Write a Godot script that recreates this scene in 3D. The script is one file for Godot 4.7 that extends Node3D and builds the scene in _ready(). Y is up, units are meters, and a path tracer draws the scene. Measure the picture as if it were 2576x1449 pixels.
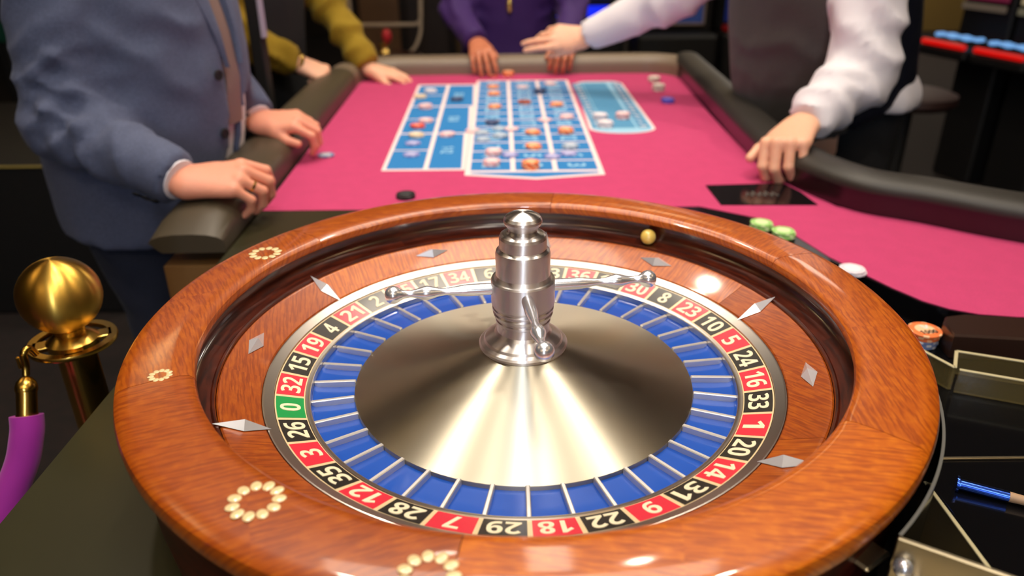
extends Node3D

const Y0 := 0.865            # height of the wheel's number ring above the floor
var M := {}
var used := {}
var font: SystemFont


# ---------------------------------------------------------------- mesh collector
class MB:
	var v := PackedVector3Array()
	var uv := PackedVector2Array()
	var can := PackedInt32Array()
	var tri := PackedInt32Array()

	func add(p: Vector3, t := Vector2.ZERO, c := -1) -> int:
		v.append(p)
		uv.append(t)
		can.append(v.size() - 1 if c < 0 else c)
		return v.size() - 1

	func t3(a: int, b: int, c: int) -> void:
		tri.append(a)
		tri.append(b)
		tri.append(c)

	func quad(a: int, b: int, c: int, d: int) -> void:
		t3(a, b, c)
		t3(a, c, d)

	func orient(from: int) -> void:          # make the piece added since «from» face outwards (clockwise fronts)
		var mid := Vector3.ZERO
		var n := tri.size() - from
		if n <= 0:
			return
		for i in range(from, tri.size()):
			mid += v[tri[i]]
		mid /= n
		var vol := 0.0
		for i in range(from, tri.size(), 3):
			var a := v[tri[i]] - mid
			vol += a.dot((v[tri[i + 1]] - mid).cross(v[tri[i + 2]] - mid))
		if vol > 0.0:
			for i in range(from, tri.size(), 3):
				var q := tri[i + 1]
				tri[i + 1] = tri[i + 2]
				tri[i + 2] = q

	func build(crease := 40.0) -> ArrayMesh:
		var nf := tri.size() / 3
		var fn := PackedVector3Array()
		fn.resize(nf)
		for f in nf:
			var a := v[tri[f * 3]]
			fn[f] = (v[tri[f * 3 + 2]] - a).cross(v[tri[f * 3 + 1]] - a)
		var out_v := PackedVector3Array()
		var out_n := PackedVector3Array()
		var out_t := PackedVector2Array()
		var idx := PackedInt32Array()
		if crease >= 180.0:
			var acc := PackedVector3Array()
			acc.resize(v.size())
			for f in nf:
				for k in 3:
					acc[can[tri[f * 3 + k]]] += fn[f]
			out_n.resize(v.size())
			for i in v.size():
				out_n[i] = acc[can[i]].normalized()
			out_v = v
			out_t = uv
			idx = tri
		else:
			var lim := cos(deg_to_rad(crease))
			var around := []
			around.resize(v.size())
			var un := PackedVector3Array()
			un.resize(nf)
			for f in nf:
				un[f] = fn[f].normalized()
				for k in 3:
					var c := can[tri[f * 3 + k]]
					if around[c] == null:
						around[c] = PackedInt32Array()
					around[c].append(f)
			var made := []
			made.resize(v.size())
			idx.resize(tri.size())
			for f in nf:
				for k in 3:
					var i := tri[f * 3 + k]
					var sum := Vector3.ZERO
					for g in around[can[i]]:
						if un[f].dot(un[g]) > lim:
							sum += fn[g]
					sum = sum.normalized()
					var at := -1
					if made[i] != null:
						for j in made[i]:
							if out_n[j].dot(sum) > 0.999:
								at = j
								break
					if at < 0:
						at = out_v.size()
						out_v.append(v[i])
						out_n.append(sum)
						out_t.append(uv[i])
						if made[i] == null:
							made[i] = []
						made[i].append(at)
					idx[f * 3 + k] = at
		var arr := []
		arr.resize(Mesh.ARRAY_MAX)
		arr[Mesh.ARRAY_VERTEX] = out_v
		arr[Mesh.ARRAY_NORMAL] = out_n
		arr[Mesh.ARRAY_TEX_UV] = out_t
		arr[Mesh.ARRAY_INDEX] = idx
		var m := ArrayMesh.new()
		m.add_surface_from_arrays(Mesh.PRIMITIVE_TRIANGLES, arr)
		return m

	# rows of points (each the same length) joined into a skin
	func skin(rows: Array, round_row: bool, round_col: bool, uvf := Vector2(1, 1)) -> void:
		var from := tri.size()
		var nr := rows.size()
		var nc: int = rows[0].size()
		var ids := []
		for r in nr + (1 if round_col else 0):
			var line := PackedInt32Array()
			for c in nc + (1 if round_row else 0):
				var cc := -1
				if r == nr or c == nc:
					cc = ids[r % nr][c % nc] if r == nr else line[0]
					cc = can[cc]
				line.append(add(rows[r % nr][c % nc], Vector2(float(c) / nc * uvf.x, float(r) / nr * uvf.y), cc))
			ids.append(line)
		for r in ids.size() - 1:
			for c in ids[0].size() - 1:
				quad(ids[r][c], ids[r][c + 1], ids[r + 1][c + 1], ids[r + 1][c])
		if not round_col:
			for e in [0, nr - 1]:
				if round_row:
					var mid := Vector3.ZERO
					for p in rows[e]:
						mid += p
					var m := add(mid / nc, Vector2(0.5, 0.5))
					for c in nc:
						if e == 0:
							t3(m, ids[e][c + 1], ids[e][c])
						else:
							t3(m, ids[e][c], ids[e][c + 1])
		orient(from)

	# profile (r, y) turned about y from a0 to a1; closed profiles get end faces when the turn is partial
	func lathe(prof: Array, n: int, a0 := 0.0, a1 := TAU, closed := false, xf := Transform3D(), radial_u := false) -> void:
		var from := tri.size()
		var full := absf(a1 - a0 - TAU) < 1e-4
		var np := prof.size()
		var ids := []
		var run := PackedFloat32Array([0.0])
		for i in range(1, np + 1):
			run.append(run[i - 1] + (prof[i % np] - prof[i - 1]).length())
		for s in n + 1:
			var a := a0 + (a1 - a0) * s / n
			var line := PackedInt32Array()
			for i in np + (1 if closed else 0):
				var q: Vector2 = prof[i % np]
				var c := -1
				if s == n and full:
					c = can[ids[0][i]]
				elif i == np:
					c = can[line[0]]
				if q.x < 1e-6 and s > 0:
					c = can[ids[0][i]]
				var t := Vector2(run[i], a * 0.05) if radial_u else Vector2(a / TAU, run[i])
				line.append(add(xf * Vector3(q.x * cos(a), q.y, -q.x * sin(a)), t, c))
			ids.append(line)
		for s in n:
			for i in ids[0].size() - 1:
				quad(ids[s][i], ids[s][i + 1], ids[s + 1][i + 1], ids[s + 1][i])
		if closed and not full:
			var poly := PackedVector2Array(prof)
			var tr := Geometry2D.triangulate_polygon(poly)
			var flip := Geometry2D.is_polygon_clockwise(poly)
			for e in [0, n]:
				for k in range(0, tr.size(), 3):
					var a: int = ids[e][tr[k]]
					var b: int = ids[e][tr[k + 1]]
					var c: int = ids[e][tr[k + 2]]
					# same sense as the side quads round the rim of the face
					var s2 := (poly[tr[k + 1]] - poly[tr[k]]).cross(poly[tr[k + 2]] - poly[tr[k]]) > 0.0
					var keep: bool = (s2 != flip) == (e == n)
					if keep:
						t3(a, b, c)
					else:
						t3(a, c, b)
		orient(from)

	func tube(path: Array, radii: Array, n := 10, up := Vector3.UP, squash := 1.0) -> void:
		var rows := []
		var side := Vector3.ZERO
		for i in path.size():
			var d: Vector3 = (path[mini(i + 1, path.size() - 1)] - path[maxi(i - 1, 0)]).normalized()
			if i == 0:
				side = d.cross(up if absf(d.dot(up)) < 0.95 else Vector3.RIGHT).normalized()
			else:
				side = (side - d * side.dot(d)).normalized()
			var u := side.cross(d)
			var line := []
			var rr: float = radii[i % radii.size()]
			for k in n:
				var a := TAU * k / n
				line.append(path[i] + side * cos(a) * rr + u * sin(a) * rr * squash)
			rows.append(line)
		skin(rows, true, false)

	# a closed outline (offset, height) carried along a path on the ground plan
	func sweep(path: Array, outline: Array, closed_path := false) -> void:
		var rows := []
		var np := path.size()
		for i in np:
			var a: Vector3 = path[(i - 1 + np) % np] if closed_path or i > 0 else path[0]
			var b: Vector3 = path[(i + 1) % np] if closed_path or i < np - 1 else path[np - 1]
			var d := b - a
			d.y = 0
			d = d.normalized()
			var out := Vector3(-d.z, 0, d.x)
			var line := []
			for q in outline:
				line.append(path[i] + out * q.x + Vector3.UP * q.y)
			rows.append(line)
		skin(rows, true, closed_path)

	func box(c: Vector3, s: Vector3, bev := 0.002, basis := Basis()) -> void:
		var from := tri.size()
		var h := s / 2.0
		var b := minf(bev, minf(h.x, minf(h.y, h.z)) * 0.9)
		var id := {}
		for x in [-1, 1]:
			for y in [-1, 1]:
				for z in [-1, 1]:
					var k := Vector3i(x, y, z)
					var q := Vector3(x * h.x, y * h.y, z * h.z)
					id[[k, 0]] = add(c + basis * (q - Vector3(0, y * b, z * b)))
					id[[k, 1]] = add(c + basis * (q - Vector3(x * b, 0, z * b)))
					id[[k, 2]] = add(c + basis * (q - Vector3(x * b, y * b, 0)))
		for ax in 3:
			var u := (ax + 1) % 3
			var w := (ax + 2) % 3
			for s1 in [-1, 1]:
				var ring := []
				for p in [[-1, -1], [1, -1], [1, 1], [-1, 1]]:
					var k := Vector3i.ZERO
					k[ax] = s1
					k[u] = p[0]
					k[w] = p[1]
					ring.append(id[[k, ax]])
				if s1 > 0:
					quad(ring[0], ring[3], ring[2], ring[1])
				else:
					quad(ring[0], ring[1], ring[2], ring[3])
				for s2 in [-1, 1]:                      # the edge between faces ax and u
					var k1 := Vector3i.ZERO
					k1[ax] = s1
					k1[u] = s2
					var k2 := k1
					k1[w] = -1
					k2[w] = 1
					if s1 * s2 > 0:
						quad(id[[k1, ax]], id[[k2, ax]], id[[k2, u]], id[[k1, u]])
					else:
						quad(id[[k1, ax]], id[[k1, u]], id[[k2, u]], id[[k2, ax]])
		for x in [-1, 1]:
			for y in [-1, 1]:
				for z in [-1, 1]:
					var k := Vector3i(x, y, z)
					if x * y * z > 0:
						t3(id[[k, 0]], id[[k, 2]], id[[k, 1]])
					else:
						t3(id[[k, 0]], id[[k, 1]], id[[k, 2]])
		orient(from)

	# flat outline (x, z) given thickness from y0 to y1
	func prism(poly: Array, y0: float, y1: float, xf := Transform3D(), bev := 0.0) -> void:
		var from := tri.size()
		var pk := PackedVector2Array(poly)
		var rings := []
		var levels := [[y0, 0.0], [y1 - bev, 0.0], [y1, bev]] if bev > 0.0 else [[y0, 0.0], [y1, 0.0]]
		for l in levels:
			var pts := pk
			if l[1] > 0.0:
				pts = PackedVector2Array()
				var n := pk.size()
				var sgn := -1.0 if Geometry2D.is_polygon_clockwise(pk) else 1.0
				for i in n:
					var d := (pk[(i + 1) % n] - pk[(i - 1 + n) % n]).normalized()
					pts.append(pk[i] + Vector2(-d.y, d.x) * l[1] * sgn)
			var ring := PackedInt32Array()
			for q in pts:
				ring.append(add(xf * Vector3(q.x, l[0], q.y), q))
			rings.append(ring)
		var cw := Geometry2D.is_polygon_clockwise(pk)
		for r in rings.size() - 1:
			for i in pk.size():
				var j := (i + 1) % pk.size()
				if cw:
					quad(rings[r][i], rings[r + 1][i], rings[r + 1][j], rings[r][j])
				else:
					quad(rings[r][i], rings[r][j], rings[r + 1][j], rings[r + 1][i])
		var tr := Geometry2D.triangulate_polygon(pk)
		for k in range(0, tr.size(), 3):
			var s := (pk[tr[k + 1]] - pk[tr[k]]).cross(pk[tr[k + 2]] - pk[tr[k]]) > 0.0
			var a := tr[k]
			var b := tr[k + 1] if s else tr[k + 2]
			var c := tr[k + 2] if s else tr[k + 1]
			var top: PackedInt32Array = rings[rings.size() - 1]
			t3(top[a], top[b], top[c])
			t3(rings[0][a], rings[0][c], rings[0][b])
		orient(from)

	func ball(c: Vector3, r: Vector3, n := 20, m := 12, basis := Basis()) -> void:
		var prof := []
		for i in m + 1:
			var a := -PI / 2 + PI * i / m
			prof.append(Vector2(maxf(cos(a), 0.0), sin(a)))
		lathe(prof, n, 0.0, TAU, false, Transform3D(basis * Basis.from_scale(r), c))


# ---------------------------------------------------------------- bodies: a field of tapered bones, skinned by surface nets
class Sdf:
	var lo: Vector3
	var cell: float
	var nx: int
	var ny: int
	var nz: int
	var f := PackedFloat32Array()

	func _init(a: Vector3, b: Vector3, c: float) -> void:
		lo = a
		cell = c
		nx = int(ceil((b.x - a.x) / c)) + 1
		ny = int(ceil((b.y - a.y) / c)) + 1
		nz = int(ceil((b.z - a.z) / c)) + 1
		f.resize(nx * ny * nz)
		f.fill(1.0)

	# flat: direction in which the bone is thinner by the factor thin
	func bone(a: Vector3, b: Vector3, ra: float, rb: float, k := 0.02, flat := Vector3.ZERO, thin := 1.0, cut := false) -> void:
		var reach := maxf(ra, rb) + k + cell * 2.0
		var p0 := (Vector3(minf(a.x, b.x), minf(a.y, b.y), minf(a.z, b.z)) - Vector3.ONE * reach - lo) / cell
		var p1 := (Vector3(maxf(a.x, b.x), maxf(a.y, b.y), maxf(a.z, b.z)) + Vector3.ONE * reach - lo) / cell
		var ab := b - a
		var fl := flat.normalized()
		var g := 1.0 / thin - 1.0
		var abf := ab + fl * (ab.dot(fl) * g)
		var ll := maxf(abf.length_squared(), 1e-9)
		for z in range(maxi(0, int(p0.z)), mini(nz, int(p1.z) + 2)):
			for y in range(maxi(0, int(p0.y)), mini(ny, int(p1.y) + 2)):
				var i := (z * ny + y) * nx
				for x in range(maxi(0, int(p0.x)), mini(nx, int(p1.x) + 2)):
					var q := lo + Vector3(x, y, z) * cell - a
					if g > 0.0:
						q += fl * (q.dot(fl) * g)
					var t := clampf(q.dot(abf) / ll, 0.0, 1.0)
					var d := (q - abf * t).length() - (ra + (rb - ra) * t)
					if g > 0.0 and d > 0.0:
						d *= 0.8
					var o := f[i + x]
					if cut:
						f[i + x] = maxf(o, -d)
					else:
						var h := maxf(k - absf(d - o), 0.0) / k
						f[i + x] = minf(d, o) - h * h * k * 0.25
		return

	func shape(fn: Callable) -> void:            # fn(point, value) -> value, near the surface only
		for z in nz:
			for y in ny:
				var i := (z * ny + y) * nx
				for x in nx:
					if f[i + x] < 0.09:
						f[i + x] = fn.call(lo + Vector3(x, y, z) * cell, f[i + x])

	func net(mb: MB, bend = null, smooth := 1) -> void:
		var from := mb.tri.size()
		var first := mb.v.size()
		var id := {}
		var off := PackedInt32Array([0, 1, nx, nx + 1, nx * ny, nx * ny + 1, nx * ny + nx, nx * ny + nx + 1])
		for z in nz - 1:
			for y in ny - 1:
				var i := (z * ny + y) * nx
				for x in nx - 1:
					var c := i + x
					var w0 := f[c]
					if w0 > cell * 3.0 or w0 < -cell * 3.0:
						continue
					var inside := 0
					for o in off:
						if f[c + o] < 0.0:
							inside += 1
					if inside == 0 or inside == 8:
						continue
					var sum := Vector3.ZERO
					var cnt := 0
					for e in 12:
						var ax := e >> 2
						var r := e & 3
						var u := (ax + 1) % 3
						var w := (ax + 2) % 3
						var k := ((r & 1) << u) | ((r >> 1) << w)
						var k2 := k | (1 << ax)
						var va := f[c + off[k]]
						var vb := f[c + off[k2]]
						if (va < 0.0) != (vb < 0.0):
							var t := va / (va - vb)
							var p := Vector3(k & 1, (k >> 1) & 1, (k >> 2) & 1)
							p[ax] += t
							sum += p
							cnt += 1
					id[c] = mb.add(lo + (Vector3(x, y, z) + sum / cnt) * cell)
		for c in id:
			var x: int = c % nx
			var y: int = (c / nx) % ny
			var z: int = c / (nx * ny)
			if x == 0 or y == 0 or z == 0:
				continue
			for ax in 3:
				var st: int = [1, nx, nx * ny][ax]
				var a: float = f[c]
				var b: float = f[c + st]
				if (a < 0.0) == (b < 0.0):
					continue
				var su: int = [nx, nx * ny, 1][ax]
				var sw: int = [nx * ny, 1, nx][ax]
				if not (id.has(c - su) and id.has(c - sw) and id.has(c - su - sw)):
					continue
				if a < 0.0:
					mb.quad(id[c], id[c - sw], id[c - su - sw], id[c - su])
				else:
					mb.quad(id[c], id[c - su], id[c - su - sw], id[c - sw])
		mb.orient(from)
		if smooth or bend != null:
			var n := mb.v.size() - first
			for it in smooth:
				var acc := PackedVector3Array()
				acc.resize(n)
				var cn := PackedInt32Array()
				cn.resize(n)
				for t in range(from, mb.tri.size(), 3):
					for k in 3:
						var p := mb.tri[t + k] - first
						acc[p] += mb.v[mb.tri[t + (k + 1) % 3]]
						cn[p] += 1
				for p in n:
					if cn[p]:
						mb.v[first + p] = mb.v[first + p].lerp(acc[p] / cn[p], 0.5)
			if bend != null:
				var nn := PackedVector3Array()
				nn.resize(n)
				for t in range(from, mb.tri.size(), 3):
					var a := mb.v[mb.tri[t]]
					var q := (mb.v[mb.tri[t + 2]] - a).cross(mb.v[mb.tri[t + 1]] - a)
					for k in 3:
						nn[mb.tri[t + k] - first] += q
				for p in n:
					var dir := nn[p].normalized()
					mb.v[first + p] += dir * float(bend.call(mb.v[first + p], dir))


# ---------------------------------------------------------------- naming and placing
func L(x: float, y: float, z: float) -> Vector3:     # measured from the centre of the wheel
	return Vector3(x, y + Y0, z)


func numbered(called: String) -> String:
	var n: int = used.get(called, 0)
	used[called] = n + 1
	return called if n == 0 else "%s_%03d" % [called, n]


func tag(o: Node3D, label: String, category := "", group := "", kind := "") -> Node3D:
	if label:
		o.set_meta("label", label)
	if category:
		o.set_meta("category", category)
	if group:
		o.set_meta("group", group)
	if kind:
		o.set_meta("kind", kind)
	return o


func thing(called: String, label: String, category: String, at := Vector3.ZERO, group := "") -> Node3D:
	var o := Node3D.new()
	o.name = numbered(called)
	add_child(o)
	o.position = at
	tag(o, label, category, group)
	return o


func obj(called: String, mesh, m: Material, parent: Node3D = self, crease := 40.0) -> MeshInstance3D:
	var o := MeshInstance3D.new()
	o.name = numbered(called) if parent == self else called
	o.mesh = mesh.build(crease) if mesh is MB else mesh
	o.material_override = m
	parent.add_child(o, true)
	return o


func struct(called: String, mb: MB, m: Material) -> MeshInstance3D:
	var o := obj(called, mb, m)
	o.set_meta("kind", "structure")
	return o


func mat(c: Color, rough := 0.6, metal := 0.0, more := {}) -> StandardMaterial3D:
	var m := StandardMaterial3D.new()
	m.albedo_color = c
	m.roughness = rough
	m.metallic = metal
	for k in more:
		m.set(k, more[k])
	return m


func rgb8(r: int, g: int, b: int) -> Color:
	return Color(r / 255.0, g / 255.0, b / 255.0)


func glow(c: Color, e: float) -> StandardMaterial3D:
	return mat(c * 0.3, 0.5, 0.0, {"emission_enabled": true, "emission": c, "emission_energy_multiplier": e})


func words(text: String, wide: float, high: float, deep: float, bold := true) -> ArrayMesh:
	# lettering centred on the origin, facing +y, its top towards -z
	var tm := TextMesh.new()
	tm.text = text
	tm.font = font
	tm.font_size = 48
	tm.depth = 1.0
	tm.pixel_size = 0.01
	tm.curve_step = 2.0
	var bb := tm.get_aabb()
	var arr := tm.get_mesh_arrays()
	var vs: PackedVector3Array = arr[Mesh.ARRAY_VERTEX]
	var lo := Vector3.ONE * 1e9
	var hi := -lo
	for p in vs:
		lo = lo.min(p)
		hi = hi.max(p)
	var sx := wide / maxf(hi.x - lo.x, 1e-6)
	var sy := high / maxf(hi.y - lo.y, 1e-6)
	var sz := deep / maxf(hi.z - lo.z, 1e-6)
	var mid := (lo + hi) / 2
	var ns: PackedVector3Array = arr[Mesh.ARRAY_NORMAL]
	for i in vs.size():
		var p := vs[i] - mid
		vs[i] = Vector3(p.x * sx, p.z * sz, -p.y * sy)
		ns[i] = Vector3(ns[i].x, ns[i].z, -ns[i].y)
	arr[Mesh.ARRAY_VERTEX] = vs
	arr[Mesh.ARRAY_NORMAL] = ns
	var out := []
	out.resize(Mesh.ARRAY_MAX)
	out[Mesh.ARRAY_VERTEX] = vs
	out[Mesh.ARRAY_NORMAL] = ns
	out[Mesh.ARRAY_INDEX] = arr[Mesh.ARRAY_INDEX]
	var m := ArrayMesh.new()
	m.add_surface_from_arrays(Mesh.PRIMITIVE_TRIANGLES, out)
	return m


func picture(w: int, h: int, fn: Callable) -> ImageTexture:
	var im := Image.create(w, h, false, Image.FORMAT_RGB8)
	for y in h:
		for x in w:
			im.set_pixel(x, y, fn.call(x, y))
	return ImageTexture.create_from_image(im)


func noise(sd: int, freq: float, oct := 3) -> FastNoiseLite:
	var n := FastNoiseLite.new()
	n.seed = sd
	n.frequency = freq
	n.noise_type = FastNoiseLite.TYPE_SIMPLEX
	n.fractal_octaves = oct
	return n


func materials() -> void:
	font = SystemFont.new()
	font.font_names = PackedStringArray(["Droid Sans"])
	font.font_weight = 700
	var n1 := noise(3, 0.012)
	var n2 := noise(4, 0.09)
	var n3 := noise(5, 0.03)
	var wood := func(dark: Color, mid: Color, light: Color) -> ImageTexture:
		return picture(512, 512, func(x: int, y: int) -> Color:
			var s := n1.get_noise_2d(x * 0.6, y * 7.0 + 14.0 * n3.get_noise_2d(x * 0.5, y)) * 0.5 + 0.5
			var p := n2.get_noise_2d(x * 0.22, y * 4.2) * 0.5 + 0.5
			var b := n3.get_noise_2d(x * 0.7 + 900.0, y * 0.7) * 0.5 + 0.5
			var c := dark.lerp(mid, smoothstep(0.15, 0.6, s)).lerp(light, smoothstep(0.45, 1.0, s * 0.6 + b * 0.5) * 0.75)
			return c.lerp(dark, smoothstep(0.5, 0.9, p) * 0.26))
	var w1: ImageTexture = wood.call(rgb8(158, 70, 4), rgb8(188, 92, 5), rgb8(212, 118, 16))
	var w2: ImageTexture = wood.call(rgb8(62, 20, 9), rgb8(92, 34, 14), rgb8(120, 50, 22))
	var varnish := {"clearcoat_enabled": true, "clearcoat": 0.6, "clearcoat_roughness": 0.07, "uv1_scale": Vector3(5.4, 5.4, 1)}
	for k in 4:
		var tint := [Color(0.93, 0.9, 0.88), Color(0.84, 0.78, 0.73), Color(1, 1, 1), Color(0.88, 0.84, 0.8)][k] as Color
		M["wood%d" % k] = mat(tint, 0.4, 0.0, varnish)
		M["wood%d" % k].albedo_texture = w1
		M["wood%d" % k].uv1_offset = Vector3(0.31 * k, 0.17 * k, 0)
	M.darkwood = mat(Color(0.8, 0.75, 0.75), 0.3, 0.0, {"clearcoat_enabled": true, "clearcoat": 1.0, "clearcoat_roughness": 0.08, "uv1_scale": Vector3(6, 3, 1)})
	M.darkwood.albedo_texture = w2
	M.bodywood = mat(Color(0.62, 0.5, 0.48), 0.45, 0.0, {"uv1_scale": Vector3(6, 3, 1), "metallic_specular": 0.3})
	M.bodywood.albedo_texture = w2
	M.endwood = mat(rgb8(120, 86, 48), 0.4, 0.0, {"uv1_scale": Vector3(3, 3, 1)})
	M.railwood = mat(rgb8(34, 9, 12), 0.32, 0.0, {"clearcoat_enabled": true, "clearcoat": 0.3, "clearcoat_roughness": 0.2})
	var fn := noise(9, 0.25, 2)
	var fn2 := noise(10, 0.02, 3)
	var felt_tex := picture(256, 256, func(x: int, y: int) -> Color:
		var v := 1.0 - 0.06 * (fn.get_noise_2d(x, y) * 0.5 + 0.5) - 0.04 * (fn2.get_noise_2d(x, y) * 0.5 + 0.5)
		return Color(v, v, v))
	M.felt = mat(rgb8(196, 58, 110), 0.95, 0.0, {"rim_enabled": true, "rim": 0.25, "rim_tint": 0.8, "uv1_scale": Vector3(3, 3, 1)})
	M.felt.albedo_texture = felt_tex
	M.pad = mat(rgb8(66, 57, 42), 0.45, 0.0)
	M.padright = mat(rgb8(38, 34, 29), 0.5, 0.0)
	M.deck = mat(rgb8(40, 38, 18), 0.36, 0.0)
	M.deckgrey = mat(rgb8(44, 38, 34), 0.4, 0.0)
	M.black = mat(rgb8(9, 9, 11), 0.12, 0.0)
	M.blackmatt = mat(rgb8(12, 11, 12), 0.6, 0.0)
	M.chrome = mat(rgb8(240, 240, 246), 0.22, 0.85)
	M.steel = mat(rgb8(184, 178, 162), 0.36, 1.0, {"anisotropy_enabled": true, "anisotropy": 0.92})
	M.turned = mat(rgb8(222, 218, 218), 0.38, 1.0, {"anisotropy_enabled": true, "anisotropy": 0.92})
	M.satin = mat(rgb8(205, 198, 190), 0.3, 1.0)
	M.fret = mat(rgb8(226, 222, 218), 0.32, 0.7)
	M.facet = mat(rgb8(244, 244, 248), 0.25, 0.6)
	M.nickel = mat(rgb8(170, 158, 132), 0.35, 1.0)
	M.brass = mat(rgb8(226, 182, 86), 0.24, 1.0)
	M.brushbrass = mat(rgb8(222, 176, 80), 0.33, 1.0, {"anisotropy_enabled": true, "anisotropy": -0.8})
	M.cream = mat(rgb8(232, 206, 160), 0.3, 0.0, {"clearcoat_enabled": true, "clearcoat": 1.0, "clearcoat_roughness": 0.12})
	M.digit = mat(rgb8(236, 222, 188), 0.4, 0.0)
	var lac := {"clearcoat_enabled": true, "clearcoat": 1.0, "clearcoat_roughness": 0.14}
	M.red = mat(rgb8(224, 40, 62), 0.4, 0.0, lac)
	M.jet = mat(rgb8(32, 27, 22), 0.4, 0.0, lac)
	M.green = mat(rgb8(8, 150, 70), 0.4, 0.0, lac)
	M.blue = mat(rgb8(22, 80, 180), 0.28, 0.0, {"clearcoat_enabled": true, "clearcoat": 1.0, "clearcoat_roughness": 0.1})
	M.shell = mat(rgb8(232, 204, 150), 0.25, 0.0, {"clearcoat_enabled": true, "clearcoat": 1.0, "clearcoat_roughness": 0.1})
	M.ivory = mat(rgb8(232, 196, 96), 0.25, 0.0, {"clearcoat_enabled": true, "clearcoat": 0.8, "clearcoat_roughness": 0.1})
	M.print_white = mat(rgb8(236, 214, 212), 0.9)
	M.print_blue = mat(rgb8(30, 118, 184), 0.9)
	M.print_pale = mat(rgb8(150, 196, 222), 0.9)
	M.print_mid = mat(rgb8(72, 138, 180), 0.9)
	M.acrylic = mat(Color(0.62, 0.54, 0.3, 0.14), 0.08, 0.0, {"transparency": BaseMaterial3D.TRANSPARENCY_ALPHA})
	M.acryliced = mat(rgb8(190, 178, 140), 0.25)
	M.greyedge = mat(rgb8(104, 102, 96), 0.3)
	M.skin = mat(rgb8(226, 150, 122), 0.5, 0.0, {"subsurf_scatter_enabled": true, "subsurf_scatter_strength": 0.15})
	M.skinpale = mat(rgb8(236, 178, 146), 0.5, 0.0, {"subsurf_scatter_enabled": true, "subsurf_scatter_strength": 0.15})
	M.skinwarm = mat(rgb8(196, 118, 84), 0.5, 0.0, {"subsurf_scatter_enabled": true, "subsurf_scatter_strength": 0.12})
	var wv := noise(21, 0.3, 2)
	var weave := picture(256, 256, func(x: int, y: int) -> Color:
		var v := 0.86 + 0.1 * wv.get_noise_2d(x * 3.0, y * 0.4) + 0.08 * wv.get_noise_2d(x * 0.4 + 300.0, y * 3.0)
		return Color(v, v, v))
	var cloth := {"uv1_triplanar": true, "uv1_scale": Vector3(4, 4, 4), "rim_enabled": true, "rim": 0.3, "rim_tint": 0.5}
	M.jacket = mat(rgb8(92, 100, 130), 0.85, 0.0, cloth)
	M.jacket.albedo_texture = weave
	M.navy = mat(rgb8(26, 32, 54), 0.85, 0.0, cloth)
	M.navy.albedo_texture = weave
	M.mustard = mat(rgb8(168, 136, 16), 0.9, 0.0, cloth)
	M.mustard.albedo_texture = weave
	M.purple = mat(rgb8(60, 14, 104), 0.75, 0.0, cloth)
	M.purple.albedo_texture = weave
	M.vest = mat(rgb8(74, 69, 66), 0.7, 0.0, cloth)
	M.vest.albedo_texture = weave
	M.vestback = mat(rgb8(20, 22, 34), 0.4)
	M.shirt = mat(rgb8(226, 220, 226), 0.8, 0.0, cloth)
	M.blacktrouser = mat(rgb8(16, 17, 22), 0.85)
	M.tie = mat(rgb8(128, 104, 96), 0.6, 0.0)
	M.hair = mat(rgb8(40, 28, 20), 0.6)
	M.gold = mat(rgb8(226, 190, 110), 0.2, 1.0)
	M.velvet = mat(rgb8(150, 22, 140), 0.8, 0.0, {"rim_enabled": true, "rim": 0.8, "rim_tint": 0.4})
	var cn := noise(31, 0.05, 3)
	var carpet := picture(256, 256, func(x: int, y: int) -> Color:
		return rgb8(18, 12, 11).lerp(rgb8(32, 19, 17), cn.get_noise_2d(x, y) * 0.5 + 0.5))
	M.carpet = mat(Color.WHITE, 0.95, 0.0, {"uv1_scale": Vector3(1, 1, 1), "uv1_triplanar": true})
	M.carpet.albedo_texture = carpet
	M.unseen_nearwall = mat(rgb8(196, 176, 146), 0.9)  # unseen wall behind the camera, pale so that the turret reflects it
	M.wall = mat(rgb8(38, 30, 26), 0.8)
	M.olivewall = mat(rgb8(128, 104, 50), 0.85)
	M.ceil = mat(rgb8(204, 184, 146), 0.9)


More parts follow.
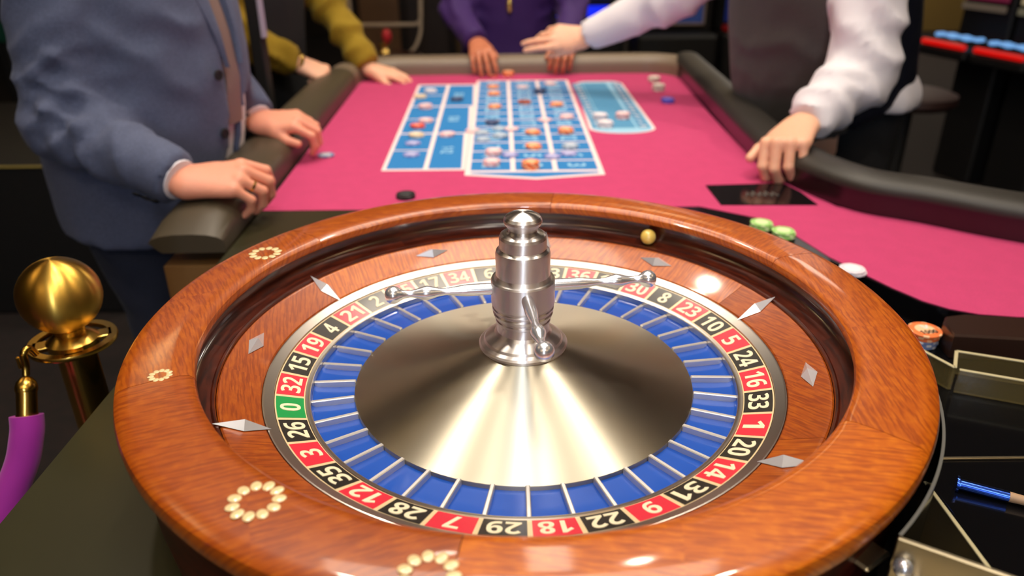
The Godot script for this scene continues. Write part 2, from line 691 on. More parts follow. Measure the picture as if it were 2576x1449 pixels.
func _ready() -> void:
	# ---- camera
	var cam := Camera3D.new()
	cam.name = "camera"
	cam.near = 0.05
	cam.far = 60.0
	cam.fov = 41.09
	var at := CameraAttributesPhysical.new()
	at.frustum_focal_length = 24.0 / (2.0 * 724.5 / 1933.4)
	at.frustum_near = 0.05
	at.frustum_far = 60.0
	at.exposure_aperture = 4.4
	at.frustum_focus_distance = 0.76
	cam.attributes = at
	add_child(cam)
	var right := Vector3(0.9999, -0.0086, 0.0057)
	var fwd := Vector3(0.0014, -0.435, -0.9004)
	var up := right.cross(fwd).normalized()
	cam.transform = Transform3D(Basis(right, up, -fwd).orthonormalized(), L(-0.0123, 0.431, 0.7054))
	cam.current = true
	# ---- sky, exposure
	var we := WorldEnvironment.new()
	we.name = "environment"
	var e := Environment.new()
	e.background_mode = Environment.BG_COLOR
	e.background_color = Color(0.01, 0.01, 0.012)
	e.tonemap_mode = Environment.TONE_MAPPER_LINEAR
	e.tonemap_exposure = 0.45
	e.sdfgi_enabled = true
	e.ssao_enabled = true
	e.ssil_enabled = true
	we.environment = e
	add_child(we)
	# ---- lights: ceiling fittings out of view, placed for light and reflections
	materials()
	var warm := Color(1.0, 0.94, 0.86)
	var cool := Color(0.92, 0.96, 1.0)
	# x, z, size x, size z, colour, energy of the light, glow, label
	var fit := [
		[0.13, -1.66, 0.18, 0.9, warm, 1.3, 1.0, "unseen warm narrow ceiling panel above the layout"],  # out of view, gives the pale patch on the front rim
		[0.0, -0.98, 1.7, 0.3, warm, 2.6, 2.0, "unseen long warm ceiling panel across the table behind the wheel"],  # out of view, placed for the glare on the number ring
		[2.1, -4.6, 0.6, 0.9, warm, 2.0, 3.0, "unseen warm ceiling panel near the slot machines"],  # out of view, gives the patch on the right rim
		[-0.03, 0.55, 0.035, 1.3, cool, 3.0, 14.0, "unseen narrow cool ceiling strip above the wheel"],  # out of view, placed for the cool streak on the turret
		[0.3, 0.3, 0.2, 0.7, warm, 2.0, 8.0, "unseen warm oblong ceiling panel above the wheel"],  # out of view, placed to brighten the front of the cone
		[0.0, 2.0, 1.2, 0.6, warm, 5.0, 4.0, "unseen warm ceiling panel behind the near end of the table"],  # out of view, lights the table from behind the camera
		[3.6, -7.6, 0.6, 0.6, warm, 16.0, 6.0, "unseen warm ceiling panel placed to light the far olive wall"],  # out of view, placed to light the far olive wall
	]
	for q in fit:
		unseen_ceiling_panel(q)
	var spots := [[-0.75, -0.7, 9.0, "above the man in blue"], [-0.95, -2.3, 9.0, "above the person in mustard"], [0.85, -2.3, 9.0, "beyond the croupier"], [-0.3, -1.6, 8.0, "above the dozen boxes"], [0.5, -1.3, 8.0, "above the racetrack"], [0.95, -0.4, 8.0, "above the chip well"], [-0.45, 0.3, 5.0, "above the barrier post"], [0.4, -3.2, 6.0, "above the far end of the table"]]
	for q in spots:
		downlight(q[0], q[1], warm, q[2] * 0.3, "small round unseen ceiling downlight " + q[3])
	for q in [[-2.6, -0.4, "left of the near end of the table"], [2.6, 0.2, "right of the roulette wheel"], [-1.6, 2.4, "behind the camera on the left"], [1.8, 2.4, "behind the camera on the right"], [-2.4, -3.6, "beyond the dark counter"], [1.3, -5.6, "beyond the gaming cabinets"]]:
		unseen_uplighter(q[0], q[1], warm, 8.0, q[2])
	unseen_light_column()
	room()
	table()
	layout()
	wheel()
	deck_things()
	chips()
	stanchion()
	people()
	background()


const TOP := 3.0             # ceiling height above the floor


func unseen_ceiling_panel(q: Array) -> void:  # fitting out of view, seen only by its light and reflections
	var t := thing("unseen_ceiling_light", q[7], "ceiling light", Vector3(q[0], TOP, q[1]))
	var fr := MB.new()
	var w: float = q[2]
	var d: float = q[3]
	for s in [-1, 1]:
		fr.box(Vector3(s * (w / 2 + 0.015), -0.03, 0), Vector3(0.03, 0.06, d + 0.06))
		fr.box(Vector3(0, -0.03, s * (d / 2 + 0.015)), Vector3(w, 0.06, 0.03))
	obj("frame", fr, M.greyedge, t)
	var pn := MB.new()
	pn.box(Vector3(0, -0.02, 0), Vector3(w, 0.03, d))
	obj("light_diffuser", pn, glow(q[4], q[6]), t)
	var a := AreaLight3D.new()
	a.name = "lamp"
	a.area_size = Vector2(w, d)
	a.light_color = q[4]
	a.light_energy = q[5]
	a.shadow_enabled = true
	a.position = Vector3(0, -0.045, 0)
	a.rotation.x = -PI / 2
	a.set("area_range", 14.0)
	t.add_child(a)


func downlight(x: float, z: float, col: Color, power: float, label: String) -> void:  # out of view, placed for direct light and small sparkles on the rim
	var t := thing("unseen_ceiling_downlight", label, "ceiling light", Vector3(x, TOP, z))
	var mb := MB.new()
	mb.lathe(V2([0.05, -0.004, 0.085, -0.006, 0.088, 0.0, 0.05, 0.0]), 28, 0, TAU, true)
	obj("trim_ring", mb, M.satin, t)
	mb = MB.new()
	mb.lathe(V2([0.0, -0.0025, 0.05, -0.0025, 0.05, -0.0005, 0.0, -0.0005]), 28)
	obj("light_lens", mb, glow(col, 3.0), t)
	var a := SpotLight3D.new()
	a.name = "lamp"
	a.light_color = col
	a.light_energy = power
	a.light_size = 0.05
	a.spot_angle = 48.0
	a.spot_angle_attenuation = 0.8
	a.spot_range = 12.0
	a.spot_attenuation = 2.0
	a.shadow_enabled = true
	a.position = Vector3(0, -0.06, 0)
	a.rotation.x = -PI / 2
	t.add_child(a)


func unseen_light_column() -> void:  # out of view, placed to draw a narrow pale streak on the turret
	var t := thing("unseen_light_stand", "unseen slender cool white light column standing behind the camera", "lamp", Vector3(-0.02, 0, 3.1))
	var mb := MB.new()
	mb.lathe(V2([0.0, 0.0, 0.14, 0.0, 0.14, 0.02, 0.03, 0.04, 0.02, 0.06, 0.02, 1.15, 0.0, 1.15]), 28)
	obj("stand", mb, M.blackmatt, t)
	mb = MB.new()
	mb.box(Vector3(0, 1.75, 0.0), Vector3(0.05, 1.2, 0.03), 0.006)
	obj("light_tube", mb, glow(Color(0.8, 0.88, 1.0), 8.0), t)
	var a := AreaLight3D.new()
	a.name = "lamp"
	a.area_size = Vector2(0.05, 1.2)
	a.light_color = Color(0.84, 0.91, 1.0)
	a.light_energy = 5.0
	a.shadow_enabled = true
	a.position = Vector3(0, 1.75, -0.025)
	a.set("area_range", 14.0)
	t.add_child(a)


func unseen_uplighter(x: float, z: float, col: Color, power: float, where: String) -> void:  # unseen lamp, placed to brighten the ceiling for soft ambient light
	var t := thing("unseen_uplighter", "unseen hanging bowl lamp lighting the ceiling, " + where, "ceiling light", Vector3(x, TOP - 0.75, z), "unseen uplighters")
	var mb := MB.new()
	mb.lathe(V2([0.0, 0.0, 0.1, 0.01, 0.18, 0.06, 0.21, 0.12, 0.205, 0.12, 0.17, 0.065, 0.09, 0.02, 0.0, 0.012]), 32)
	obj("bowl", mb, M.satin, t)
	mb = MB.new()
	mb.lathe(V2([0.0, 0.115, 0.012, 0.115, 0.012, 0.75, 0.0, 0.75]), 12)
	obj("rod", mb, M.satin, t)
	mb = MB.new()
	mb.lathe(V2([0.012, 0.09, 0.17, 0.09, 0.17, 0.1, 0.012, 0.1]), 32, 0, TAU, true)
	obj("light_disc", mb, glow(col, 2.0), t)
	var a := SpotLight3D.new()
	a.name = "lamp"
	a.light_color = col
	a.light_energy = power
	a.light_size = 0.15
	a.spot_angle = 70.0
	a.spot_range = 12.0
	a.spot_attenuation = 2.0
	a.shadow_enabled = true
	a.position = Vector3(0, 0.13, 0)
	a.rotation.x = PI / 2
	t.add_child(a)


func room() -> void:
	var b := MB.new()
	b.box(Vector3(0, -0.1, -2.5), Vector3(12, 0.2, 13), 0.01)
	struct("floor", b, M.carpet)
	b = MB.new()
	b.box(Vector3(0, TOP + 0.1, -2.5), Vector3(12, 0.2, 13), 0.01)
	struct("ceiling", b, M.ceil)
	for s in [-1, 1]:
		b = MB.new()
		b.box(Vector3(s * 6.1, TOP / 2, -2.5), Vector3(0.2, TOP, 13), 0.01)
		struct("wall_left" if s < 0 else "wall_right", b, M.wall)
	b = MB.new()
	b.box(Vector3(-2.4, TOP / 2, -9.1), Vector3(7.6, TOP, 0.2), 0.01)
	struct("wall_far", b, M.wall)
	b = MB.new()
	b.box(Vector3(3.8, TOP / 2, -9.1), Vector3(4.8, TOP, 0.2), 0.01)
	struct("wall_far_olive", b, M.olivewall)
	b = MB.new()
	b.box(Vector3(0, TOP / 2, 4.1), Vector3(12.4, TOP, 0.2), 0.01)
	struct("unseen_wall_near", b, M.unseen_nearwall)  # out of view, its pale colour brightens the turret by reflection


# ---------------------------------------------------------------- the roulette wheel
const ORDER := [0, 32, 15, 19, 4, 21, 2, 25, 17, 34, 6, 27, 13, 36, 11, 30, 8, 23, 10, 5, 24, 16, 33, 1, 20, 14, 31, 9, 22, 18, 29, 7, 28, 12, 35, 3, 26]
const REDS := [1, 3, 5, 7, 9, 12, 14, 16, 18, 19, 21, 23, 25, 27, 30, 32, 34, 36]


func V2(list: Array) -> Array:
	var out := []
	for i in range(0, list.size(), 2):
		out.append(Vector2(list[i], list[i + 1]))
	return out


func planar_uv(mb: MB, turn: float, at: Vector2) -> void:
	var c := cos(turn)
	var s := sin(turn)
	for i in mb.v.size():
		var p := mb.v[i]
		mb.uv[i] = Vector2(p.x * c - p.z * s + p.y * 0.4, p.x * s + p.z * c + p.y * 0.7) + at


func wheel() -> void:
	var w := thing("roulette", "large varnished wooden roulette wheel with blue pockets and a steel turret on the table end", "roulette wheel", L(0, 0, 0))
	# bowl: six veneered rim pieces, each with its own grain
	var rim := V2([0.374, 0.034, 0.383, 0.038, 0.3865, 0.046, 0.387, 0.054, 0.3855, 0.0595, 0.381, 0.0635, 0.372, 0.0655, 0.35, 0.067, 0.331, 0.067, 0.3235, 0.0655, 0.3195, 0.062, 0.3185, 0.0575, 0.3195, 0.054, 0.333, 0.051, 0.34, 0.04, 0.36, 0.034])
	for k in 6:
		var a0 := deg_to_rad(142.0 + 60.0 * k + 0.06)
		var mb := MB.new()
		mb.lathe(rim, 26, a0, a0 + deg_to_rad(59.88), true)
		planar_uv(mb, -(a0 + PI / 6) + PI / 2 + [0.35, -0.3, 0.25, -0.2, 0.15, 0.4][k], Vector2(k * 0.37, k * 0.21))
		obj("rim_segment", mb, M["wood%d" % [3, 1, 2, 0, 0, 3][k]], w, 30)
	var mb2 := MB.new()
	mb2.lathe(V2([0.3735, 0.033, 0.3735, -0.03, 0.37, -0.06, 0.362, -0.083, 0.30, -0.083, 0.30, 0.0, 0.345, 0.03]), 120, 0, TAU, true)
	obj("bowl_body", mb2, M.bodywood, w)
	mb2 = MB.new()
	mb2.lathe(V2([0.3325, 0.0505, 0.3335, 0.042, 0.3315, 0.0345, 0.3275, 0.0292, 0.32, 0.0258, 0.3125, 0.0245, 0.3105, 0.0258, 0.3085, 0.0252, 0.3075, 0.0222, 0.3075, 0.01, 0.345, 0.01, 0.345, 0.0505]), 120, 0, TAU, true)
	obj("ball_track", mb2, M.darkwood, w)
	var slope := V2([0.3072, 0.0222, 0.3055, 0.0232, 0.303, 0.0226, 0.2735, 0.009, 0.2695, 0.0072, 0.2685, 0.0055, 0.2685, -0.01, 0.3072, -0.01])
	for k in 6:
		var a0 := deg_to_rad(147.2 + 60.0 * k + 0.05)
		mb2 = MB.new()
		mb2.lathe(slope, 22, a0, a0 + deg_to_rad(59.9), true)
		planar_uv(mb2, -(a0 + PI / 6) + PI / 2 + [0.3, -0.3, 0.2, 0.5, -0.1, -0.4][k], Vector2(k * 0.29, 0.4 + k * 0.33))
		obj("slope_segment", mb2, M["wood%d" % [1, 1, 3, 1, 0, 2][k]], w, 30)
	# diamond deflectors: across and along the slope by turns
	var dm := MB.new()
	var from := dm.tri.size()
	var p := [dm.add(Vector3(-0.027, 0, 0)), dm.add(Vector3(0, 0, -0.0082)), dm.add(Vector3(0.027, 0, 0)), dm.add(Vector3(0, 0, 0.0082)), dm.add(Vector3(0, 0.0075, 0)), dm.add(Vector3(0, -0.004, 0))]
	for k in 4:
		dm.t3(p[k], p[(k + 1) % 4], p[4])
		dm.t3(p[(k + 1) % 4], p[k], p[5])
	dm.orient(from)
	var dmesh := dm.build(10)
	var da := [-153.0, 176.0, 147.2, 114.5, 83.0, 51.5, 18.3, -10.7, -41.3, -69.0, -97.0, -125.0]
	for k in 9:
		var o := obj("diamond_deflector", dmesh, M.facet, w)
		var a := deg_to_rad(da[k])
		var radial: bool = k % 2 == 0
		var r := 0.2885 if radial else 0.2895
		var y := 0.009 + (r - 0.2735) / (0.303 - 0.2735) * 0.0136 + 0.001
		var b := Basis(Vector3(0, 1, 0), a) * Basis(Vector3(0, 0, 1), 0.43)
		if not radial:
			b = b * Basis(Vector3(0, 1, 0), PI / 2) * Basis.from_scale(Vector3(0.86, 1, 1))
		o.transform = Transform3D(b, Vector3(r * cos(a), y, -r * sin(a)))
	# shell rosettes let into the rim
	var bead := MB.new()
	bead.ball(Vector3.ZERO, Vector3(0.0052, 0.0010, 0.0042), 14, 8)
	var bm := bead.build(180)
	for q in [[-123.6, 0.3453, 1.0], [-159.3, 0.347, 0.5], [153.8, 0.3445, 0.95], [-100.3, 0.3625, 1.0], [118.0, 0.346, 1.0], [82.0, 0.346, 1.0], [46.0, 0.347, 1.0]]:
		if q[0] < 130.0 and q[0] > 0.0:
			continue
		var ro := Node3D.new()
		ro.name = "shell_rosette"
		w.add_child(ro, true)
		var a := deg_to_rad(q[0])
		ro.transform = Transform3D(Basis(Vector3.UP, a), Vector3(q[1] * cos(a), 0.0669, -q[1] * sin(a)))
		for k in 11:
			var bo := obj("shell_bead", bm, M.shell, ro)
			var ba := TAU * k / 11.0
			var rr: float = 0.0158 * q[2]
			bo.transform = Transform3D(Basis(Vector3.UP, ba).scaled_local(Vector3.ONE * lerpf(1.0, q[2], 0.85)), Vector3(cos(ba) * rr, 0.0002, -sin(ba) * rr))
	# wheel head: outer metal band, number ring
	mb2 = MB.new()
	mb2.lathe(V2([0.2682, 0.0045, 0.2678, 0.0062, 0.2668, 0.0064, 0.2655, 0.0056, 0.2575, 0.002, 0.2568, -0.002, 0.2568, -0.012, 0.2682, -0.012]), 148, 0, TAU, true)
	obj("outer_band", mb2, M.satin, w)
	mb2 = MB.new()
	mb2.lathe(V2([0.2567, 0.0004, 0.2283, -0.0079, 0.2283, -0.02, 0.2567, -0.02]), 148, 0, TAU, true)
	obj("number_ring_base", mb2, M.cream, w)
	mb2 = MB.new()
	mb2.lathe(V2([0.2282, -0.0078, 0.2275, -0.0070, 0.2245, -0.0076, 0.2231, -0.0088, 0.2229, -0.02, 0.2282, -0.02]), 148, 0, TAU, true)
	obj("inner_band", mb2, M.satin, w)
	var phi := deg_to_rad(197.205)
	var step := TAU / 37.0
	var slope_a := atan2(0.0094, 0.0317)
	var plate := MB.new()
	plate.lathe(V2([0.2292, -0.0073, 0.2553, 0.0004, 0.2553, -0.0006, 0.2292, -0.0083]), 4, -step * 0.45, step * 0.45, true)
	var plate_m := plate.build(30)
	var fret := MB.new()
	fret.box(Vector3(0.2012, -0.0172, 0), Vector3(0.0442, 0.0086, 0.0042), 0.0008)
	var fret_m := fret.build(20)
	var pocket := MB.new()
	pocket.lathe(V2([0.2236, -0.0125, 0.2226, -0.017, 0.219, -0.0192, 0.2, -0.0198, 0.179, -0.0198, 0.179, -0.028, 0.2236, -0.028]), 5, -step * 0.46, step * 0.46, true)
	var pocket_m := pocket.build(30)
	for i in 37:
		var a := phi - step * i
		var n: int = ORDER[i]
		var bs := Basis(Vector3.UP, a)
		var pl := obj("number_plate", plate_m, M.green if n == 0 else (M.red if n in REDS else M.jet), w)
		pl.transform = Transform3D(bs, Vector3.ZERO)
		var s := str(n)
		var tx := obj("numeral", words(s, 0.0128 * s.length() + (0.002 if s.length() > 1 else 0.0), 0.0200, 0.0006), M.digit, pl)
		var rm := 0.2422
		var tb := Basis(Vector3(0, 0, 1), slope_a) * Basis(Vector3.UP, -PI / 2)
		tx.transform = Transform3D(tb, Vector3(rm, -0.0084 + (rm - 0.2256) * 0.2965 + 0.0002, 0))
		obj("pocket", pocket_m, M.blue, w).transform = Transform3D(bs, Vector3.ZERO)
		obj("fret", fret_m, M.fret, w).transform = Transform3D(Basis(Vector3.UP, a + step / 2), Vector3.ZERO)
	# steel cone and turret
	mb2 = MB.new()
	var cone := []
	for k in 25:
		var t := k / 24.0
		cone.append(Vector2(lerpf(0.1788, 0.03, t), lerpf(-0.0152, 0.0258, t) + 0.004 * t * t))
	cone.push_front(Vector2(0.1793, -0.0165))
	cone.push_front(Vector2(0.179, -0.026))
	mb2.lathe(cone, 128, 0, TAU, false, Transform3D(), true)
	obj("steel_cone", mb2, M.steel, w)
	mb2 = MB.new()
	mb2.lathe(V2([0.0, 0.022, 0.044, 0.022, 0.0462, 0.0265, 0.0465, 0.0285, 0.045, 0.0305, 0.0415, 0.0325, 0.040, 0.035, 0.0355, 0.0385, 0.030, 0.041, 0.0275, 0.044, 0.0265, 0.048, 0.0265, 0.0525, 0.0285, 0.0545, 0.0285, 0.0565, 0.0275, 0.0575, 0.0275, 0.0585, 0.030, 0.061, 0.0312, 0.0645, 0.030, 0.066, 0.030, 0.067, 0.0318, 0.069, 0.0318, 0.0705, 0.0308, 0.0715, 0.0308, 0.0725,
		0.0322, 0.0745, 0.0326, 0.076, 0.0326, 0.1005, 0.0318, 0.1022, 0.0295, 0.1024, 0.0288, 0.1035, 0.0276, 0.107, 0.0276, 0.1295, 0.0268, 0.1325, 0.0245, 0.1342, 0.0238, 0.1355, 0.0238, 0.146, 0.0228, 0.149, 0.0205, 0.1505, 0.0165, 0.1512, 0.0145, 0.1525, 0.014, 0.1545, 0.0155, 0.157, 0.0182, 0.1602, 0.0192, 0.1628, 0.0189, 0.1652, 0.0172, 0.168, 0.013, 0.1704, 0.007, 0.172, 0.0, 0.1725]), 64, 0, TAU, false, Transform3D(), true)
	obj("turret", mb2, M.turned, w, 16)
	var hp := V2([0.0, 0.03, 0.0058, 0.03, 0.0062, 0.034, 0.0062, 0.056, 0.0055, 0.064, 0.0042, 0.073, 0.0036, 0.079, 0.0042, 0.085, 0.0062, 0.092, 0.0074, 0.097, 0.0066, 0.102, 0.0044, 0.109, 0.0036, 0.115, 0.0044, 0.121, 0.0066, 0.1245, 0.0086, 0.1275, 0.0092, 0.131, 0.0086, 0.1345, 0.006, 0.1378, 0.003, 0.1392, 0.0, 0.1394])
	for k in 4:
		mb2 = MB.new()
		mb2.lathe(hp, 20)
		var h := obj("turret_handle", mb2, M.chrome, w, 50)
		var a := deg_to_rad(7.0 + 90.0 * k)
		h.transform = Transform3D(Basis(Vector3.UP, a) * Basis(Vector3(0, 0, 1), -PI / 2), Vector3(0, 0.0915, 0))
	# the ball
	mb2 = MB.new()
	mb2.ball(Vector3.ZERO, Vector3.ONE * 0.0105, 28, 18)
	var bl := obj("roulette_ball", mb2, M.ivory, self, 180)
	bl.position = L(0.1755, 0.0367, -0.267)
	tag(bl, "small ivory yellow ball lying in the dark track of the roulette wheel", "ball")


# ---------------------------------------------------------------- the table
const FELT := -0.085


func arc(c: Vector2, r: float, a0: float, a1: float, n: int) -> Array:
	var out := []
	for i in n + 1:
		var a := lerpf(a0, a1, float(i) / n)
		out.append(c + Vector2(cos(a), sin(a)) * r)
	return out


func smooth_path(pts: Array, per := 6) -> Array:
	var cv := Curve3D.new()
	for i in pts.size():
		var a: Vector3 = pts[maxi(i - 1, 0)]
		var b: Vector3 = pts[mini(i + 1, pts.size() - 1)]
		var h := (b - a) / 6.0
		cv.add_point(pts[i], -h, h)
	var out := []
	for i in pts.size() - 1:
		for k in per:
			out.append(cv.sample(i, float(k) / per))
	out.append(pts[pts.size() - 1])
	return out


func table() -> void:
	var t := thing("roulette_table", "long pink felt roulette table with padded dark rails and a printed blue betting layout", "gaming table", L(0, 0, 0))
	# felt
	var poly := V2([-0.500, -0.7236, -0.530, -1.95])
	poly += arc(Vector2(-0.41, -2.02), 0.12, PI, PI * 1.5, 8)
	poly += V2([-0.2, -2.15, 0.3, -2.15])
	poly += arc(Vector2(0.47, -2.03), 0.12, PI * 1.5, TAU, 8)
	poly += V2([0.565, -1.5, 0.556, -1.05, 0.566, -0.94, 0.588, -0.83, 0.628, -0.715, 0.744, -0.625, 0.8755, -0.52, 1.2, -0.33, 1.2, -0.18, 0.95, -0.225, 0.80, -0.245, 0.704, -0.2523, 0.655, -0.262, 0.622, -0.279, 0.596, -0.305, 0.571, -0.35, 0.545, -0.41, 0.52, -0.47, 0.495, -0.57, 0.45, -0.66, 0.36, -0.7236])
	var mb := MB.new()
	mb.prism(poly, FELT - 0.0015, FELT)
	obj("felt", mb, M.felt, t)
	mb = MB.new()
	mb.prism(Array(Geometry2D.offset_polygon(PackedVector2Array(poly), 0.006)[0]), FELT - 0.045, FELT - 0.0012)
	obj("felt_board", mb, M.black, t)
	# the dark deck round the wheel, and the lower chip well on the croupier's side
	mb = MB.new()
	mb.prism(V2([-0.503, 0.75, -0.503, -0.7236, 0.15, -0.7236, 0.15, 0.75]), FELT - 0.03, FELT - 0.0005, Transform3D(), 0.002)
	obj("wheel_deck", mb, M.deck, t)
	mb = MB.new()
	mb.prism(V2([0.1502, 0.75, 0.1502, -0.7236, 0.36, -0.7236, 0.45, -0.66, 0.495, -0.57, 0.52, -0.47, 0.49, -0.3, 0.43, -0.1, 0.41, 0.1, 0.41, 0.75]), FELT - 0.03, FELT - 0.0005, Transform3D(), 0.002)
	obj("black_deck", mb, M.black, t)
	mb = MB.new()
	mb.prism(V2([0.40, 0.75, 0.40, -0.1, 0.48, -0.32, 0.52, -0.47, 0.545, -0.41, 0.571, -0.35, 0.596, -0.305, 0.622, -0.279, 0.655, -0.262, 0.704, -0.2523, 0.80, -0.245, 0.95, -0.225, 1.2, -0.18, 1.2, 0.75]), -0.15, -0.118)
	obj("chip_well", mb, M.black, t)
	mb = MB.new()
	mb.box(Vector3(0.62, -0.1165, 0.02), Vector3(0.42, 0.003, 0.004), 0.0008)
	obj("seam_strip", mb, M.nickel, t)
	# rails
	var pad := V2([0.0, -0.088, 0.0, -0.058, 0.004, -0.045, 0.014, -0.034, 0.03, -0.026, 0.055, -0.0225, 0.085, -0.024, 0.108, -0.031, 0.124, -0.044, 0.13, -0.06, 0.124, -0.076, 0.11, -0.088])
	var path := smooth_path([Vector3(-0.505, 0, -0.522), Vector3(-0.512, 0, -0.95), Vector3(-0.522, 0, -1.45), Vector3(-0.531, 0, -1.95)], 5)
	path.reverse()
	mb = MB.new()
	mb.sweep(path, pad)
	for i in mb.v.size():            # the pad dips and rounds off at its near end
		var k := smoothstep(-0.64, -0.522, mb.v[i].z)
		if mb.v[i].y > -0.075:
			mb.v[i].y = lerpf(mb.v[i].y, -0.075, k * k * 0.6)
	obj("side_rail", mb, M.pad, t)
	var far := [Vector3(-0.531, 0, -1.951)]
	for q in arc(Vector2(-0.411, -2.02), 0.12, PI, PI * 1.5, 8):
		far.append(Vector3(q.x, 0, q.y))
	for q in [Vector3(-0.2, 0, -2.15), Vector3(0.05, 0, -2.153), Vector3(0.3, 0, -2.15)]:
		far.append(q)
	for q in arc(Vector2(0.47, -2.03), 0.12, PI * 1.5, PI * 1.9, 7):
		far.append(Vector3(q.x, 0, q.y))
	far.reverse()
	mb = MB.new()
	mb.sweep(far, pad.map(func(q: Vector2): return Vector2(q.x * 0.8, q.y)))
	obj("far_rail", mb, mat(rgb8(120, 104, 86), 0.4), t)  # paler than the side pad, its beige highlight put into the colour
	var rp := smooth_path([Vector3(0.592, 0, -2.16), Vector3(0.574, 0, -1.6), Vector3(0.556, 0, -1.05), Vector3(0.566, 0, -0.93), Vector3(0.592, 0, -0.81), Vector3(0.65, 0, -0.69), Vector3(0.744, 0, -0.622), Vector3(0.8755, 0, -0.52), Vector3(1.2, 0, -0.33)], 5)
	rp.reverse()
	mb = MB.new()
	var fascia := V2([0.0, -0.12, 0.0, -0.044, 0.02, -0.042, 0.02, -0.12])
	mb.sweep(rp, fascia)
	obj("rail_fascia", mb, M.railwood, t, 30)
	mb = MB.new()
	var rpad := V2([-0.006, -0.043, -0.007, -0.036, -0.003, -0.026, 0.010, -0.017, 0.032, -0.0115, 0.055, -0.0125, 0.075, -0.02, 0.087, -0.032, 0.09, -0.05, 0.09, -0.09, 0.0201, -0.09, 0.0201, -0.043])
	mb.sweep(rp, rpad)
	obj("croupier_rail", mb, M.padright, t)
	# body and legs below
	mb = MB.new()
	mb.prism(V2([-0.62, -0.526, -0.645, -2.0, -0.45, -2.24, 0.5, -2.24, 0.64, -2.0, 0.62, -0.95, 0.60, -0.80, 0.50, -0.526]), -0.30, -0.1155)
	obj("apron", mb, M.endwood, t)
	mb = MB.new()
	mb.prism(V2([-0.485, 0.74, -0.485, -0.525, 0.505, -0.525, 0.60, -0.795, 0.66, -0.74, 0.88, -0.57, 1.19, -0.39, 1.19, 0.74]), -0.32, -0.1505)
	obj("wheel_end_apron", mb, M.blackmatt, t)
	for q in [[-0.4, -1.9], [0.4, -1.9], [-0.4, -0.7], [0.4, -0.7], [-0.38, 0.55], [0.9, 0.55]]:
		mb = MB.new()
		mb.lathe(V2([0.0, -0.865, 0.06, -0.865, 0.06, -0.83, 0.045, -0.8, 0.045, -0.36, 0.06, -0.31, 0.0, -0.31]), 20)
		obj("table_leg", mb, M.blackmatt, t).position = Vector3(q[0], 0, q[1])


